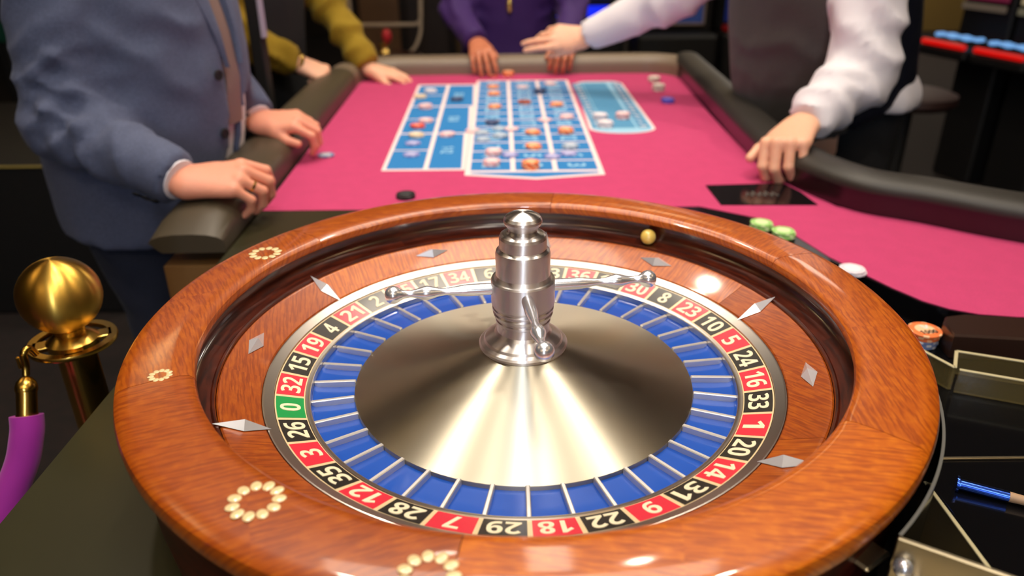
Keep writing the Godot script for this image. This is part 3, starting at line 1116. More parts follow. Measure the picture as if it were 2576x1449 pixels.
func layout() -> void:
	# the print on the felt: a white ground sheet with blue boxes let in, each a thin layer
	var t := get_node("roulette_table")
	var h := 0.0006
	var add := func(called: String, poly: Array, y: float, m: Material, parent: Node3D) -> MeshInstance3D:
		var mb := MB.new()
		mb.prism(poly, FELT - 0.0004, FELT + y)
		return obj(called, mb, m, parent)
	add.call("layout_border", V2([-0.113, -0.938, 0.046, -0.905, 0.199, -0.934, 0.1935, -2.03, -0.1235, -2.03]), h, M.print_white, t)
	add.call("outside_border", V2([-0.3035, -0.978, -0.1145, -0.978, -0.1235, -1.968, -0.3225, -1.968]), h * 0.8, M.print_white, t)
	# number boxes: twelve rows of three, the zero box at the near end, three column boxes at the far end
	var z0 := -0.972
	var dz := 0.0808
	var xl := func(z: float) -> float: return lerpf(-0.1005, -0.1135, (z + 0.94) / -1.09)
	var xr := func(z: float) -> float: return lerpf(0.1875, 0.1835, (z + 0.94) / -1.09)
	add.call("zero_box", V2([-0.1, -0.9485, 0.046, -0.918, 0.1865, -0.9455, 0.1865, -0.957, -0.1, -0.957]), h * 1.6, M.print_blue, t)
	for r in 13:
		var za := z0 - r * dz
		var zb := za - dz + 0.0085
		for c in 3:
			var q := []
			for e in [[c / 3.0, za, 1], [(c + 1) / 3.0, za, -1], [(c + 1) / 3.0, zb, -1], [c / 3.0, zb, 1]]:
				var edge := 0.0 if (c == 0 and e[2] > 0) or (c == 2 and e[2] < 0) else 0.0055
				q.append(Vector2(lerpf(xl.call(e[1]), xr.call(e[1]), e[0]) + edge * e[2], e[1]))
			var bx: MeshInstance3D = add.call("number_box", q, h * 1.6, M.print_blue, t)
			var n := r * 3 + c + 1
			var s := str(n) if r < 12 else "2-1"
			var tx := obj("numeral", words(s, 0.024 * s.length(), 0.042, 0.0004), M.print_pale, bx)
			tx.position = Vector3((q[0].x + q[1].x) / 2, FELT + h * 1.6 + 0.0001, (za + zb) / 2)
			tx.rotation.y = -PI / 2
	# outside boxes: three dozens, six even chances
	var ol := func(z: float) -> float: return lerpf(-0.2945, -0.3125, (z + 0.98) / -0.98)
	for r in 3:
		var za := -0.990 - r * 0.3235
		var zb := za - 0.3105
		var mid := func(z: float) -> float: return lerpf(-0.204, -0.218, (z + 0.98) / -0.98)
		var q := [Vector2(mid.call(za) + 0.0055, za), Vector2(-0.1225, za), Vector2(-0.1325, zb), Vector2(mid.call(zb) + 0.0055, zb)]
		var bx: MeshInstance3D = add.call("dozen_box", q, h * 1.6, M.print_blue, t)
		var tx := obj("lettering", words(["1-12", "13-24", "25-36"][r], 0.06, 0.03, 0.0004), M.print_pale, bx)
		tx.position = Vector3(-0.165 - 0.004 * r, FELT + h * 1.6 + 0.0001, (za + zb) / 2)
		tx.rotation.y = -PI / 2
		for k in 2:
			var zc := za - k * 0.1595
			var zd := zc - 0.151
			q = [Vector2(ol.call(zc), zc), Vector2(mid.call(zc) - 0.0055, zc), Vector2(mid.call(zd) - 0.0055, zd), Vector2(ol.call(zd), zd)]
			add.call("even_chance_box", q, h * 1.6, M.print_blue, t)
	# racetrack: a long rounded field of narrow boxes
	var outer := func(g: float) -> Array:
		var o := []
		o += arc(Vector2(0.292, -1.35 + 0.01), 0.089 - g, PI, 0.0, 14).map(func(p: Vector2): return Vector2(p.x, -1.345 + (p.y + 1.34) * 0.62))
		o += arc(Vector2(0.325, -1.95), 0.049 - g, 0.0, -PI / 2, 6)
		o += arc(Vector2(0.262, -1.95), 0.049 - g, -PI / 2, -PI, 6)
		return o
	add.call("racetrack_border", outer.call(0.0), h, M.print_white, t)
	add.call("racetrack_field", outer.call(0.007), h * 1.5, M.print_pale, t)
	for k in 15:
		var z := -1.345 - k * 0.0415
		for c in 3:
			var x: float = [0.2125, 0.249, 0.335][c] - 0.0008 * k * (1.0 if c < 2 else 0.2)
			var wd: float = [0.034, 0.081, 0.034][c]
			var a := V2([x, z, x + wd, z, x + wd, z - 0.0385, x, z - 0.0385])
			var bx: MeshInstance3D = add.call("racetrack_box", a, h * 2.1, M.print_mid, t)
			if c != 1:
				var s := str(ORDER[(k * 2 + c) % 37])
				var tx := obj("numeral", words(s, 0.0095 * s.length(), 0.017, 0.0003), M.print_white, bx)
				tx.position = Vector3(x + wd / 2, FELT + h * 2.1 + 0.0001, z - 0.019)
				tx.rotation.y = -PI / 2


func deck_things() -> void:
	# the curved black guard round the croupier's side of the wheel, with its bracket
	var g := thing("wheel_guard", "curved black acrylic guard hugging the right edge of the roulette wheel", "guard", L(0, 0, 0))
	var mb := MB.new()
	mb.lathe(V2([0.3925, -0.084, 0.3925, 0.036, 0.3945, 0.036, 0.3945, -0.084]), 50, deg_to_rad(-48.6), deg_to_rad(14.0), true)
	obj("curved_sheet", mb, M.black, g)
	mb = MB.new()
	mb.lathe(V2([0.3923, 0.036, 0.3923, 0.0366, 0.3947, 0.0366, 0.3947, 0.036]), 50, deg_to_rad(-48.6), deg_to_rad(14.0), true)
	obj("polished_edge", mb, M.greyedge, g)
	var br := thing("wheel_bracket", "tan metal bracket with a chrome thumb knob at the near right of the wheel", "bracket", L(0, 0, 0))
	var a := Vector3(0.2575, 0.0, 0.297)
	var b := Vector3(0.345, 0.0, 0.352)
	var d := (b - a).normalized()
	var bs := Basis(d, Vector3.UP, d.cross(Vector3.UP))
	mb = MB.new()
	mb.box((a + b) / 2 + Vector3(0, 0.012, 0), Vector3((b - a).length(), 0.05, 0.004), 0.001, bs)
	obj("back_plate", mb, M.nickel, br)
	mb = MB.new()
	mb.box((a + b) / 2 + bs.z * 0.026 + Vector3(-0.006, -0.012, 0), Vector3((b - a).length() + 0.022, 0.004, 0.05), 0.0015, bs)
	obj("foot_plate", mb, M.nickel, br)
	mb = MB.new()
	mb.box(Vector3(0.268, 0.0, 0.313) , Vector3(0.006, 0.022, 0.014), 0.001, bs)
	obj("slotted_tab", mb, M.satin, br)
	mb = MB.new()
	mb.ball(Vector3(0.2615, 0.016, 0.3055), Vector3(0.0068, 0.0074, 0.0068), 20, 12)
	obj("thumb_knob", mb, M.chrome, br)
	mb = MB.new()
	mb.box(Vector3(0.250, 0.004, 0.283), Vector3(0.030, 0.005, 0.016), 0.002, Basis(Vector3.UP, 0.6))
	obj("clamp_tab", mb, M.nickel, br)
	var st := thing("acrylic_brace", "slim clear acrylic strip standing behind the tan bracket beside the wheel", "brace", L(0, 0, 0))
	mb = MB.new()
	mb.box(Vector3(0.3556, -0.062, 0.245), Vector3(0.003, 0.07, 0.16), 0.0006)
	obj("sheet", mb, M.acrylic, st)
	mb = MB.new()
	mb.box(Vector3(0.3556, -0.0262, 0.245), Vector3(0.0034, 0.0016, 0.16), 0.0004)
	obj("polished_edge", mb, M.acryliced, st)
	# metallic blue pen with a beige tip
	var pen := thing("marker_pen", "shiny metallic blue pen with a beige end lying in the dark chip well", "pen", L(0.455, -0.111, 0.068))
	pen.rotation.y = -0.46
	var pr := V2([0.0, 0.0, 0.0085, 0.0, 0.0085, 0.0022, 0.006, 0.0026, 0.0058, 0.004, 0.0058, 0.048, 0.0, 0.048])
	mb = MB.new()
	mb.lathe(pr, 20, 0, TAU, false, Transform3D(Basis(Vector3(0, 0, 1), -PI / 2), Vector3.ZERO))
	obj("barrel", mb, mat(rgb8(60, 96, 200), 0.2, 1.0), pen)
	mb = MB.new()
	mb.lathe(V2([0.0, 0.0482, 0.0054, 0.0482, 0.005, 0.058, 0.0042, 0.09, 0.0, 0.092]), 20, 0, TAU, false, Transform3D(Basis(Vector3(0, 0, 1), -PI / 2), Vector3.ZERO))
	obj("tip", mb, mat(rgb8(170, 136, 104), 0.5), pen)
	# dark box and clear tray in the chip well
	var bxx := thing("chip_box", "dark brown box standing in the chip well under the felt edge", "box", L(0, 0, 0))
	mb = MB.new()
	mb.prism(V2([0.585, -0.196, 0.588, -0.232, 0.60, -0.25, 0.63, -0.256, 0.9, -0.214, 0.9, -0.15]), -0.117, -0.081, Transform3D(), 0.003)
	obj("body", mb, mat(rgb8(44, 26, 20), 0.3), bxx)
	var tr := thing("acrylic_tray", "clear yellowish acrylic chip tray with light edges in front of the dark box", "tray", L(0, 0, 0))
	for q in [[0.505, -0.205, 0.545, -0.118], [0.545, -0.118, 0.568, -0.158], [0.568, -0.158, 0.86, -0.045], [0.548, -0.113, 0.82, 0.0]]:
		var p0 := Vector3(q[0], 0, q[1])
		var p1 := Vector3(q[2], 0, q[3])
		var dd := (p1 - p0).normalized()
		var bb := Basis(dd, Vector3.UP, dd.cross(Vector3.UP))
		mb = MB.new()
		mb.box((p0 + p1) / 2 + Vector3(0, -0.101, 0), Vector3((p1 - p0).length(), 0.032, 0.004), 0.0006, bb)
		var wl := obj("wall", mb, M.acrylic, tr)
		mb = MB.new()
		mb.box((p0 + p1) / 2 + Vector3(0, -0.0842, 0), Vector3((p1 - p0).length(), 0.0018, 0.0044), 0.0005, bb)
		obj("edge", mb, M.acryliced, wl)
	# dark sign card by the croupier's hand
	var cd := thing("sign_card", "flat glossy black card with pale script lying on the felt by the right rail", "card", L(0, 0, 0))
	mb = MB.new()
	mb.prism(V2([0.403, -0.727, 0.592, -0.722, 0.585, -0.80, 0.566, -0.858, 0.401, -0.8486]), FELT, FELT + 0.002, Transform3D(), 0.0005)
	obj("card", mb, mat(rgb8(16, 15, 17), 0.15), cd)
	mb = MB.new()
	for k in 5:
		var x := 0.468 + 0.013 * k
		mb.tube(smooth_path([Vector3(x, FELT + 0.0023, -0.775), Vector3(x + 0.005, FELT + 0.0023, -0.797 - 0.006 * (k % 2)), Vector3(x + 0.009, FELT + 0.0023, -0.782), Vector3(x + 0.013, FELT + 0.0023, -0.776)], 4), [0.0011], 5)
	var sc := obj("script", mb, M.greyedge, cd)
	sc.set_meta("kind", "stuff")


func chip_proto(kind: String) -> Node3D:
	var cols := {
		"orange": [rgb8(240, 120, 62), rgb8(250, 196, 150)], "red": [rgb8(226, 52, 48), rgb8(240, 150, 130)], "brown": [rgb8(196, 96, 70), rgb8(120, 60, 60)],
		"pink": [rgb8(236, 178, 182), rgb8(244, 222, 222)], "beige": [rgb8(226, 196, 160), rgb8(240, 224, 200)], "lilac": [rgb8(140, 136, 196), rgb8(190, 190, 226)],
		"white": [rgb8(226, 214, 222), rgb8(244, 236, 240)], "dark": [rgb8(44, 54, 92), rgb8(90, 104, 140)], "grey": [rgb8(150, 168, 190), rgb8(196, 206, 220)],
		"blue": [rgb8(104, 124, 170), rgb8(190, 190, 196)], "black": [rgb8(20, 20, 22), rgb8(60, 60, 62)], "violet": [rgb8(70, 60, 190), rgb8(120, 120, 220)],
		"silver": [rgb8(206, 200, 184), rgb8(236, 232, 220)], "green": [rgb8(150, 200, 110), rgb8(214, 232, 176)]}
	var c: Array = cols[kind]
	var t := Node3D.new()
	var mb := MB.new()
	mb.lathe(V2([0.0, 0.0, 0.0188, 0.0, 0.0197, 0.0007, 0.0197, 0.0028, 0.0188, 0.0035, 0.0, 0.0035]), 36)
	obj("disc", mb, mat(c[0], 0.45), t)
	var m2 := mat(c[1], 0.45)
	mb = MB.new()
	mb.lathe(V2([0.0165, 0.0033, 0.0189, 0.00362, 0.0199, 0.0028, 0.0199, 0.0007, 0.0189, -0.0001, 0.0165, 0.0001]), 4, -0.17, 0.17, true)
	var sm := mb.build(30)
	for k in 6:
		obj("edge_spot", sm, m2, t).rotation.y = TAU * k / 6.0
	mb = MB.new()
	mb.lathe(V2([0.0, 0.0034, 0.0118, 0.0034, 0.0122, 0.0037, 0.0, 0.0038]), 28)
	obj("centre_print", mb, m2, t)
	return t


func chips() -> void:
	var protos := {}
	# kind, x, z, how many in the stack, label of the top chip
	var list := [
		["orange", -0.064, -1.902, 2, "orange chip in the first number column, farthest of three"],
		["orange", -0.060, -1.792, 2, "orange chip in the first number column, middle of three"],
		["orange", -0.055, -1.603, 2, "orange chip in the first number column, nearest of three"],
		["orange", 0.050, -1.296, 2, "orange chip in the middle column, farthest of its three"],
		["orange", 0.137, -1.299, 3, "bright orange chip on the last number column, nearest the wheel"],
		["orange", 0.047, -1.157, 2, "orange chip in the middle column, second from the wheel"],
		["orange", 0.035, -0.990, 4, "orange chip on the stack by the zero box"],
		["orange", -0.014, -2.118, 4, "orange chip topping the stack by the hand in purple"],
		["red", -0.067, -2.105, 1, "red orange chip lying by the fingertips of the person in purple"],
		["orange", 0.131, -1.626, 2, "dull orange chip in the last number column, farther one"],
		["brown", 0.035, -1.662, 2, "brown chip in the middle number column"],
		["pink", -0.051, -1.100, 3, "pale pink chip second from the zero box, first column"],
		["pink", -0.054, -1.015, 3, "pale pink chip beside the zero box, first column"],
		["pink", 0.150, -1.464, 2, "pale pink chip halfway up the last number column"],
		["pink", 0.088, -1.440, 1, "pink chip between the middle and last number columns"],
		["pink", -0.007, -1.341, 1, "pink chip between the first and middle number columns"],
		["pink", -0.111, -1.327, 1, "pink chip on the long white line beside the dozen boxes"],
		["pink", -0.175, -1.282, 2, "pink chip on the near edge of the middle dozen box"],
		["beige", -0.255, -1.279, 2, "beige chip between the red chip and the lilac chip"],
		["pink", -0.263, -1.605, 3, "pinkish chip at the middle of the outside boxes"],
		["pink", -0.245, -1.437, 2, "pink chip touching the red chip on the outside boxes"],
		["red", -0.262, -1.376, 2, "red chip on the outside boxes"],
		["lilac", -0.257, -1.205, 1, "lilac chip on the outside boxes just below the beige chip"],
		["lilac", -0.249, -1.102, 1, "lilac chip in the outside box nearest the wheel"],
		["white", -0.269, -1.846, 2, "white chip in the farthest outside box"],
		["beige", -0.294, -1.759, 2, "beige chip on the left border of the farthest outside boxes"],
		["dark", -0.175, -1.712, 2, "dark blue chip in the farthest dozen box"],
		["pink", 0.032, -1.907, 1, "faint pink chip far up the middle number column"],
		["pink", 0.130, -1.960, 1, "faint pink chip far up the last number column"],
		["dark", 0.088, -1.811, 3, "dark blue chip between the last two number columns, far end"],
		["lilac", -0.010, -1.090, 1, "lilac chip on the line between the first and middle columns near the zero box"],
		["lilac", 0.090, -1.075, 1, "lilac chip on the line between the middle and last columns near the zero box"],
		["lilac", 0.131, -1.098, 1, "lilac chip inside the last number column near the zero box"],
		["grey", 0.137, -1.155, 2, "grey chip behind the lilac chip in the last column"],
		["dark", -0.059, -1.406, 2, "dark chip behind the grey chips in the first column"],
		["grey", -0.086, -1.310, 1, "grey chip of the first number column, touching the white line"],
		["grey", -0.038, -1.348, 1, "grey chip of the first number column, farthest of the grey four"],
		["grey", -0.036, -1.262, 2, "grey chip of the first number column, nearest the middle column"],
		["grey", -0.080, -1.240, 1, "grey chip of the first number column, nearest of the grey four"],
		["white", 0.244, -1.447, 4, "white chip on the racetrack, farther of two"],
		["white", 0.249, -1.360, 4, "white chip on the racetrack, nearer of two"],
		["pink", 0.308, -1.457, 4, "pink chip on the racetrack beside the white ones"],
		["blue", -0.455, -1.104, 1, "grey blue chip alone on the felt by the man's left hand"],
		["black", -0.225, -0.794, 2, "black chip on the felt just behind the wheel rim"],
		["violet", 0.473, -1.656, 3, "violet blue chip alone on the felt right of the racetrack"],
		["silver", 0.488, -1.989, 4, "silvery chip near the far right felt corner, farther one"],
		["silver", 0.476, -1.835, 5, "silvery chip beyond the violet one, nearer of two"],
		["green", 0.445, -0.601, 3, "pale green chip behind the wheel rim, left one"],
		["green", 0.472, -0.560, 3, "pale green chip behind the wheel rim, right one"],
		["white", 0.532, -0.405, 2, "white chip lying on the dark felt edge right of the wheel"],
	]
	for q in list:
		if not protos.has(q[0]):
			protos[q[0]] = chip_proto(q[0])
		var n: int = q[3]
		var y := FELT + 0.0014
		for k in n:
			var o: Node3D = protos[q[0]].duplicate()
			o.name = numbered("betting_chip")
			add_child(o)
			var jx := 0.0012 * sin(k * 2.3 + q[1] * 40.0)
			o.position = L(q[1] + jx, y + k * 0.0039, q[2] + 0.001 * cos(k * 1.7))
			o.rotation.y = k * 0.8 + q[1] * 9.0
			var lb: String = q[4]
			if k < n - 1:
				lb = stack_label(lb, n - 1 - k, q[0])
			tag(o, lb, "chip", "betting chips on the table")
	# the stack of thousand chips in the well
	var tho := chip_proto("orange")
	var gr := chip_proto("blue")
	for k in 6:
		var o: Node3D = (tho if k > 2 else gr).duplicate()
		o.name = numbered("betting_chip")
		add_child(o)
		o.position = L(0.566 + 0.001 * (k % 2), -0.1168 + k * 0.0039, -0.235)
		o.rotation.y = 0.5 * k
		if k == 5:
			o.scale = Vector3(1.12, 1, 1.12)
			o.rotation.y = 0.15
			var tx := obj("lettering", words("1000", 0.022, 0.0085, 0.0004), M.blackmatt, o)
			tx.position = Vector3(0.0, 0.004, 0.0075)
			var vv := obj("lettering", words("V", 0.011, 0.0085, 0.0004), M.print_white, o)
			vv.position = Vector3(0.003, 0.004, -0.005)
		var lb := "orange chip marked 1000 on top of the stack in the chip well"
		if k < 5:
			lb = ["blue grey chip at the bottom of", "blue grey chip second from the bottom of", "blue grey chip just under the orange ones of", "lowest of the three orange chips of", "orange chip just under the marked one of"][k] + " the 1000 stack in the chip well"
		tag(o, lb, "chip", "stack of chips in the well")


func stack_label(top: String, below: int, kind: String) -> String:
	var w: String = ["", "chip directly under", "second chip below", "third chip below", "fourth chip below"][below]
	var s := top
	for cut in [", top chip"]:
		s = s.replace(cut, "")
	return "%s the %s" % [w, s]


func stanchion() -> void:
	var c := L(-0.5742, 0.0119, -0.1555)
	var t := thing("stanchion_post", "polished brass barrier post with a brushed ball finial left of the wheel", "barrier post", Vector3(c.x, 0, c.z))
	var y := c.y
	var mb := MB.new()
	mb.ball(Vector3(0, y, 0), Vector3.ONE * 0.048, 40, 24)
	# faint twisted ripples in the shape stand in for bands of reflection
	for i in mb.v.size():
		var p := mb.v[i] - Vector3(0, y, 0)
		var a := atan2(p.z, p.x) + p.y * 9.0
		mb.v[i] = Vector3(0, y, 0) + p * (1.0 + 0.006 * absf(sin(a * 4.0)) * (1.0 - pow(absf(p.y) / 0.048, 4.0)))
	obj("ball_finial", mb, M.brushbrass, t, 180)
	mb = MB.new()
	mb.lathe(V2([0.0, y - 0.075, 0.03, y - 0.075, 0.031, y - 0.062, 0.024, y - 0.056, 0.018, y - 0.052, 0.018, y - 0.046, 0.024, y - 0.041, 0.0, y - 0.04]), 40)
	obj("collar", mb, M.brass, t)
	# hook plate with slots: a ring, a hub and four bridges
	mb = MB.new()
	mb.lathe(V2([0.042, y - 0.068, 0.052, y - 0.068, 0.053, y - 0.065, 0.052, y - 0.062, 0.042, y - 0.062, 0.041, y - 0.065]), 48, 0, TAU, true)
	for k in 4:
		var a := TAU * k / 4.0 + 0.5
		mb.box(Vector3(cos(a) * 0.036, y - 0.065, -sin(a) * 0.036), Vector3(0.02, 0.006, 0.022), 0.001, Basis(Vector3.UP, a))
	obj("hook_plate", mb, M.brass, t)
	mb = MB.new()
	mb.lathe(V2([0.0, 0.03, 0.0235, 0.03, 0.0235, y - 0.0752, 0.0, y - 0.0752]), 36)
	obj("post_tube", mb, M.brass, t)
	mb = MB.new()
	mb.lathe(V2([0.0, 0.0, 0.16, 0.0, 0.165, 0.008, 0.15, 0.02, 0.06, 0.035, 0.03, 0.05, 0.0, 0.05]), 48)
	obj("base", mb, M.brass, t)
	var r := thing("velvet_rope", "magenta velvet barrier rope with a brass end hooked to the post", "barrier rope", Vector3.ZERO)
	mb = MB.new()
	mb.tube(smooth_path([c + Vector3(-0.020, -0.058, 0.046), c + Vector3(-0.022, -0.046, 0.052), c + Vector3(-0.026, -0.05, 0.058), c + Vector3(-0.028, -0.066, 0.058), c + Vector3(-0.029, -0.078, 0.062)], 5), [0.0042], 10)
	mb.box(c + Vector3(-0.0295, -0.058, 0.066), Vector3(0.004, 0.016, 0.004), 0.001)
	obj("snap_hook", mb, M.brass, r)
	var axis := (Vector3(0.001, -0.115, 0.052)).normalized()
	var q := Basis(axis.cross(Vector3.FORWARD).normalized(), axis, axis.cross(axis.cross(Vector3.FORWARD)).normalized() * -1.0).orthonormalized()
	mb = MB.new()
	mb.lathe(V2([0.0, -0.002, 0.006, 0.0, 0.011, 0.006, 0.0125, 0.012, 0.0125, 0.016, 0.0115, 0.018, 0.0115, 0.044, 0.0125, 0.046, 0.0125, 0.05, 0.0, 0.05]), 28, 0, TAU, false, Transform3D(q, c + Vector3(-0.029, -0.08, 0.063)))
	obj("end_cap", mb, M.brass, r)
	mb = MB.new()
	var path := smooth_path([c + Vector3(-0.029, -0.122, 0.083), c + Vector3(-0.029, -0.145, 0.094), c + Vector3(-0.042, -0.19, 0.115), c + Vector3(-0.09, -0.28, 0.17), c + Vector3(-0.25, -0.41, 0.30), c + Vector3(-0.5, -0.46, 0.5), c + Vector3(-0.9, -0.36, 0.8)], 7)
	mb.tube(path, [0.0185], 18)
	obj("rope", mb, M.velvet, r)


# ---------------------------------------------------------------- people
func hand(mb: MB, w: Vector3, along: Vector3, back: Vector3, sgn: float, curls: Array, thumb: Array, arm: Vector3, sc := 1.0, cell := 0.0032, splay := 1.0) -> Array:
	var y := along.normalized()
	var z := (back - y * back.dot(y)).normalized()
	var x := y.cross(z) * sgn
	var p := func(a: float, b: float, c: float) -> Vector3: return w + (x * a + y * b + z * c) * sc
	var bones := []
	bones.append([w + (arm - w).normalized() * 0.07, p.call(0, -0.005, 0), 0.029 * sc, 0.024 * sc, 0.02, z, 0.8])
	var roots := [[0.034, 0.092, 0.0], [0.0115, 0.097, 0.003], [-0.011, 0.092, 0.001], [-0.031, 0.082, -0.003]]
	var lens := [[0.043, 0.026, 0.021], [0.047, 0.03, 0.022], [0.043, 0.028, 0.022], [0.034, 0.021, 0.019]]
	var rad := [0.0098, 0.01, 0.0095, 0.0083]
	for i in 4:
		var r: Array = roots[i]
		bones.append([p.call(r[0] * 0.5, 0.006, -0.002), p.call(r[0] * 0.97, r[1] - 0.006, r[2] - 0.003), 0.0165 * sc, 0.0128 * sc, 0.018, z, 0.86])
	bones.append([p.call(0.016, 0.02, -0.006), p.call(0.034, 0.046, -0.012), 0.017 * sc, 0.0135 * sc, 0.018, Vector3.ZERO, 1.0])
	var tips := []
	var rings := []
	for i in 4:
		var r: Array = roots[i]
		var at: Vector3 = p.call(r[0], r[1], r[2])
		var th := 0.0
		var sp: float = (r[0] - 0.002) * 2.6 * splay
		for k in 3:
			th += deg_to_rad(curls[i][k])
			var d: Vector3 = (y * cos(th) - z * sin(th) + x * sp * maxf(cos(th), 0.0)).normalized()
			var nx: Vector3 = at + d * (float(lens[i][k]) * sc)
			var ra: float = rad[i] * [1.06, 0.97, 0.9][k] * sc
			var rb: float = rad[i] * [0.98, 0.9, 0.78][k] * sc
			bones.append([at, nx, ra, rb, 0.006 if k == 0 else 0.003, Vector3.ZERO, 1.0])
			if k == 0:
				rings.append([at.lerp(nx, 0.55), d])
			at = nx
		tips.append(at)
	var t0: Vector3 = p.call(0.036, 0.046, -0.012)
	var o: float = deg_to_rad(thumb[0])
	var td := (y * cos(o) + x * sin(o) - z * sin(deg_to_rad(thumb[1]))).normalized()
	var t1 := t0 + td * 0.034 * sc
	var td2 := (td * 0.9 + y * 0.35 * cos(o) - x * float(thumb[2])).normalized()
	bones.append([t0, t1, 0.0125 * sc, 0.011 * sc, 0.009, Vector3.ZERO, 1.0])
	bones.append([t1, t1 + td2 * 0.027 * sc, 0.0108 * sc, 0.0088 * sc, 0.003, Vector3.ZERO, 1.0])
	var lo := Vector3.ONE * 1e9
	var hi := -lo
	for b in bones:
		for e in [b[0], b[1]]:
			lo = lo.min(e)
			hi = hi.max(e)
	var f := Sdf.new(lo - Vector3.ONE * 0.036, hi + Vector3.ONE * 0.036, cell)
	for b in bones:
		f.bone(b[0], b[1], b[2], b[3], b[4], b[5], b[6])
	f.net(mb, null, 1)
	return [tips, rings]


func bounds(pts: Array, m: float) -> Array:
	var lo := Vector3.ONE * 1e9
	var hi := -lo
	for e in pts:
		lo = lo.min(e)
		hi = hi.max(e)
	return [lo - Vector3.ONE * m, hi + Vector3.ONE * m]


# a torso as a pile of crosswise rounded bars: rows of [centre, half width, half depth]
func torso(f: Sdf, rows: Array, side: Vector3, grow: float, k := 0.07) -> void:
	for r in rows:
		var hw: float = maxf(r[1] - r[2], 0.005)
		var rr: float = r[2] + grow
		f.bone(r[0] - side * hw, r[0] + side * hw, rr, rr, k)


func head(mb: MB, neck: Vector3, face: Vector3, sc: float) -> void:
	var up := (Vector3.UP + face * 0.06).normalized()
	var sd := face.cross(up).normalized()
	var c := neck + up * 0.155 * sc
	var p := func(a: float, b: float, d: float) -> Vector3: return c + (sd * a + up * b + face * d) * sc
	var f := Sdf.new(c - Vector3.ONE * 0.17, c + Vector3.ONE * 0.17, 0.006)
	f.bone(p.call(0, 0.02, -0.02), p.call(0, 0.03, 0.02), 0.078 * sc, 0.072 * sc, 0.03)
	f.bone(p.call(0, -0.02, 0.02), p.call(0, -0.075, 0.058), 0.062 * sc, 0.032 * sc, 0.04)
	f.bone(p.call(0, -0.16, -0.03), p.call(0, -0.06, -0.01), 0.055 * sc, 0.055 * sc, 0.03)
	f.bone(p.call(0, 0.0, 0.092), p.call(0, -0.03, 0.106), 0.008 * sc, 0.014 * sc, 0.014)
	f.bone(p.call(-0.018, -0.062, 0.088), p.call(0.018, -0.062, 0.088), 0.007 * sc, 0.007 * sc, 0.008)
	for s in [-1, 1]:
		f.bone(p.call(s * 0.032, 0.0, 0.098), p.call(s * 0.032, 0.0, 0.1), 0.014 * sc, 0.014 * sc, 0.004, Vector3.ZERO, 1.0, true)
		f.bone(p.call(s * 0.031, 0.0, 0.078), p.call(s * 0.031, 0.0, 0.08), 0.013 * sc, 0.013 * sc, 0.004)
		f.bone(p.call(s * 0.078, 0.015, -0.012), p.call(s * 0.076, -0.025, -0.006), 0.014 * sc, 0.01 * sc, 0.008, sd, 0.5)
		f.bone(p.call(s * 0.018, 0.024, 0.088), p.call(s * 0.045, 0.022, 0.076), 0.007 * sc, 0.006 * sc, 0.012)
	f.net(mb, null, 1)


func hair_cap(neck: Vector3, face: Vector3, sc: float, long: float) -> MB:
	var up := (Vector3.UP + face * 0.06).normalized()
	var sd := face.cross(up).normalized()
	var c := neck + up * 0.155 * sc
	var p := func(a: float, b: float, d: float) -> Vector3: return c + (sd * a + up * b + face * d) * sc
	var f := Sdf.new(c - Vector3(0.2, 0.2 + long, 0.2), c + Vector3.ONE * 0.2, 0.01)
	f.bone(p.call(0, 0.035, -0.028), p.call(0, 0.045, 0.008), 0.086 * sc, 0.08 * sc, 0.03)
	f.bone(p.call(0, 0.02, -0.05), p.call(0, -0.04 - long, -0.06), 0.078 * sc, 0.05 * sc, 0.03)
	var mb := MB.new()
	f.net(mb, null, 1)
	return mb


# joints: F facing, hip, neck, sh/el/wr = [right, left], knee, foot
func body_mesh(c: Dictionary) -> MB:
	var mb := MB.new()
	var side: Vector3 = (c.F as Vector3).cross(Vector3.UP).normalized()
	var pts: Array = [c.neck, c.hip] + c.sh + c.el + c.wr + c.knee + c.foot
	var b := bounds(pts, 0.16)
	var f := Sdf.new(b[0], b[1], 0.026)
	for r in c.rows:
		f.bone(r[0] - side * (r[1] - r[2]) * 0.8, r[0] + side * (r[1] - r[2]) * 0.8, r[2] * 0.72, r[2] * 0.72, 0.06)
	for k in 2:
		f.bone(c.sh[k], c.el[k], 0.046, 0.04, 0.03)
		f.bone(c.el[k], c.wr[k], 0.04, 0.028, 0.02)
		var h: Vector3 = c.hip + side * (0.09 if k == 0 else -0.09)
		f.bone(h, c.knee[k], 0.075, 0.05, 0.04)
		f.bone(c.knee[k], c.foot[k] + Vector3.UP * 0.05, 0.05, 0.035, 0.03)
		f.bone(c.foot[k] + Vector3.UP * 0.035, c.foot[k] + Vector3.UP * 0.03 + c.F * 0.12, 0.03, 0.025, 0.02)
	f.bone(c.rows[-1][0], c.neck + Vector3.UP * 0.05, 0.06, 0.05, 0.04)
	f.net(mb, null, 1)
	head(mb, c.neck, c.F, 0.95)
	return mb


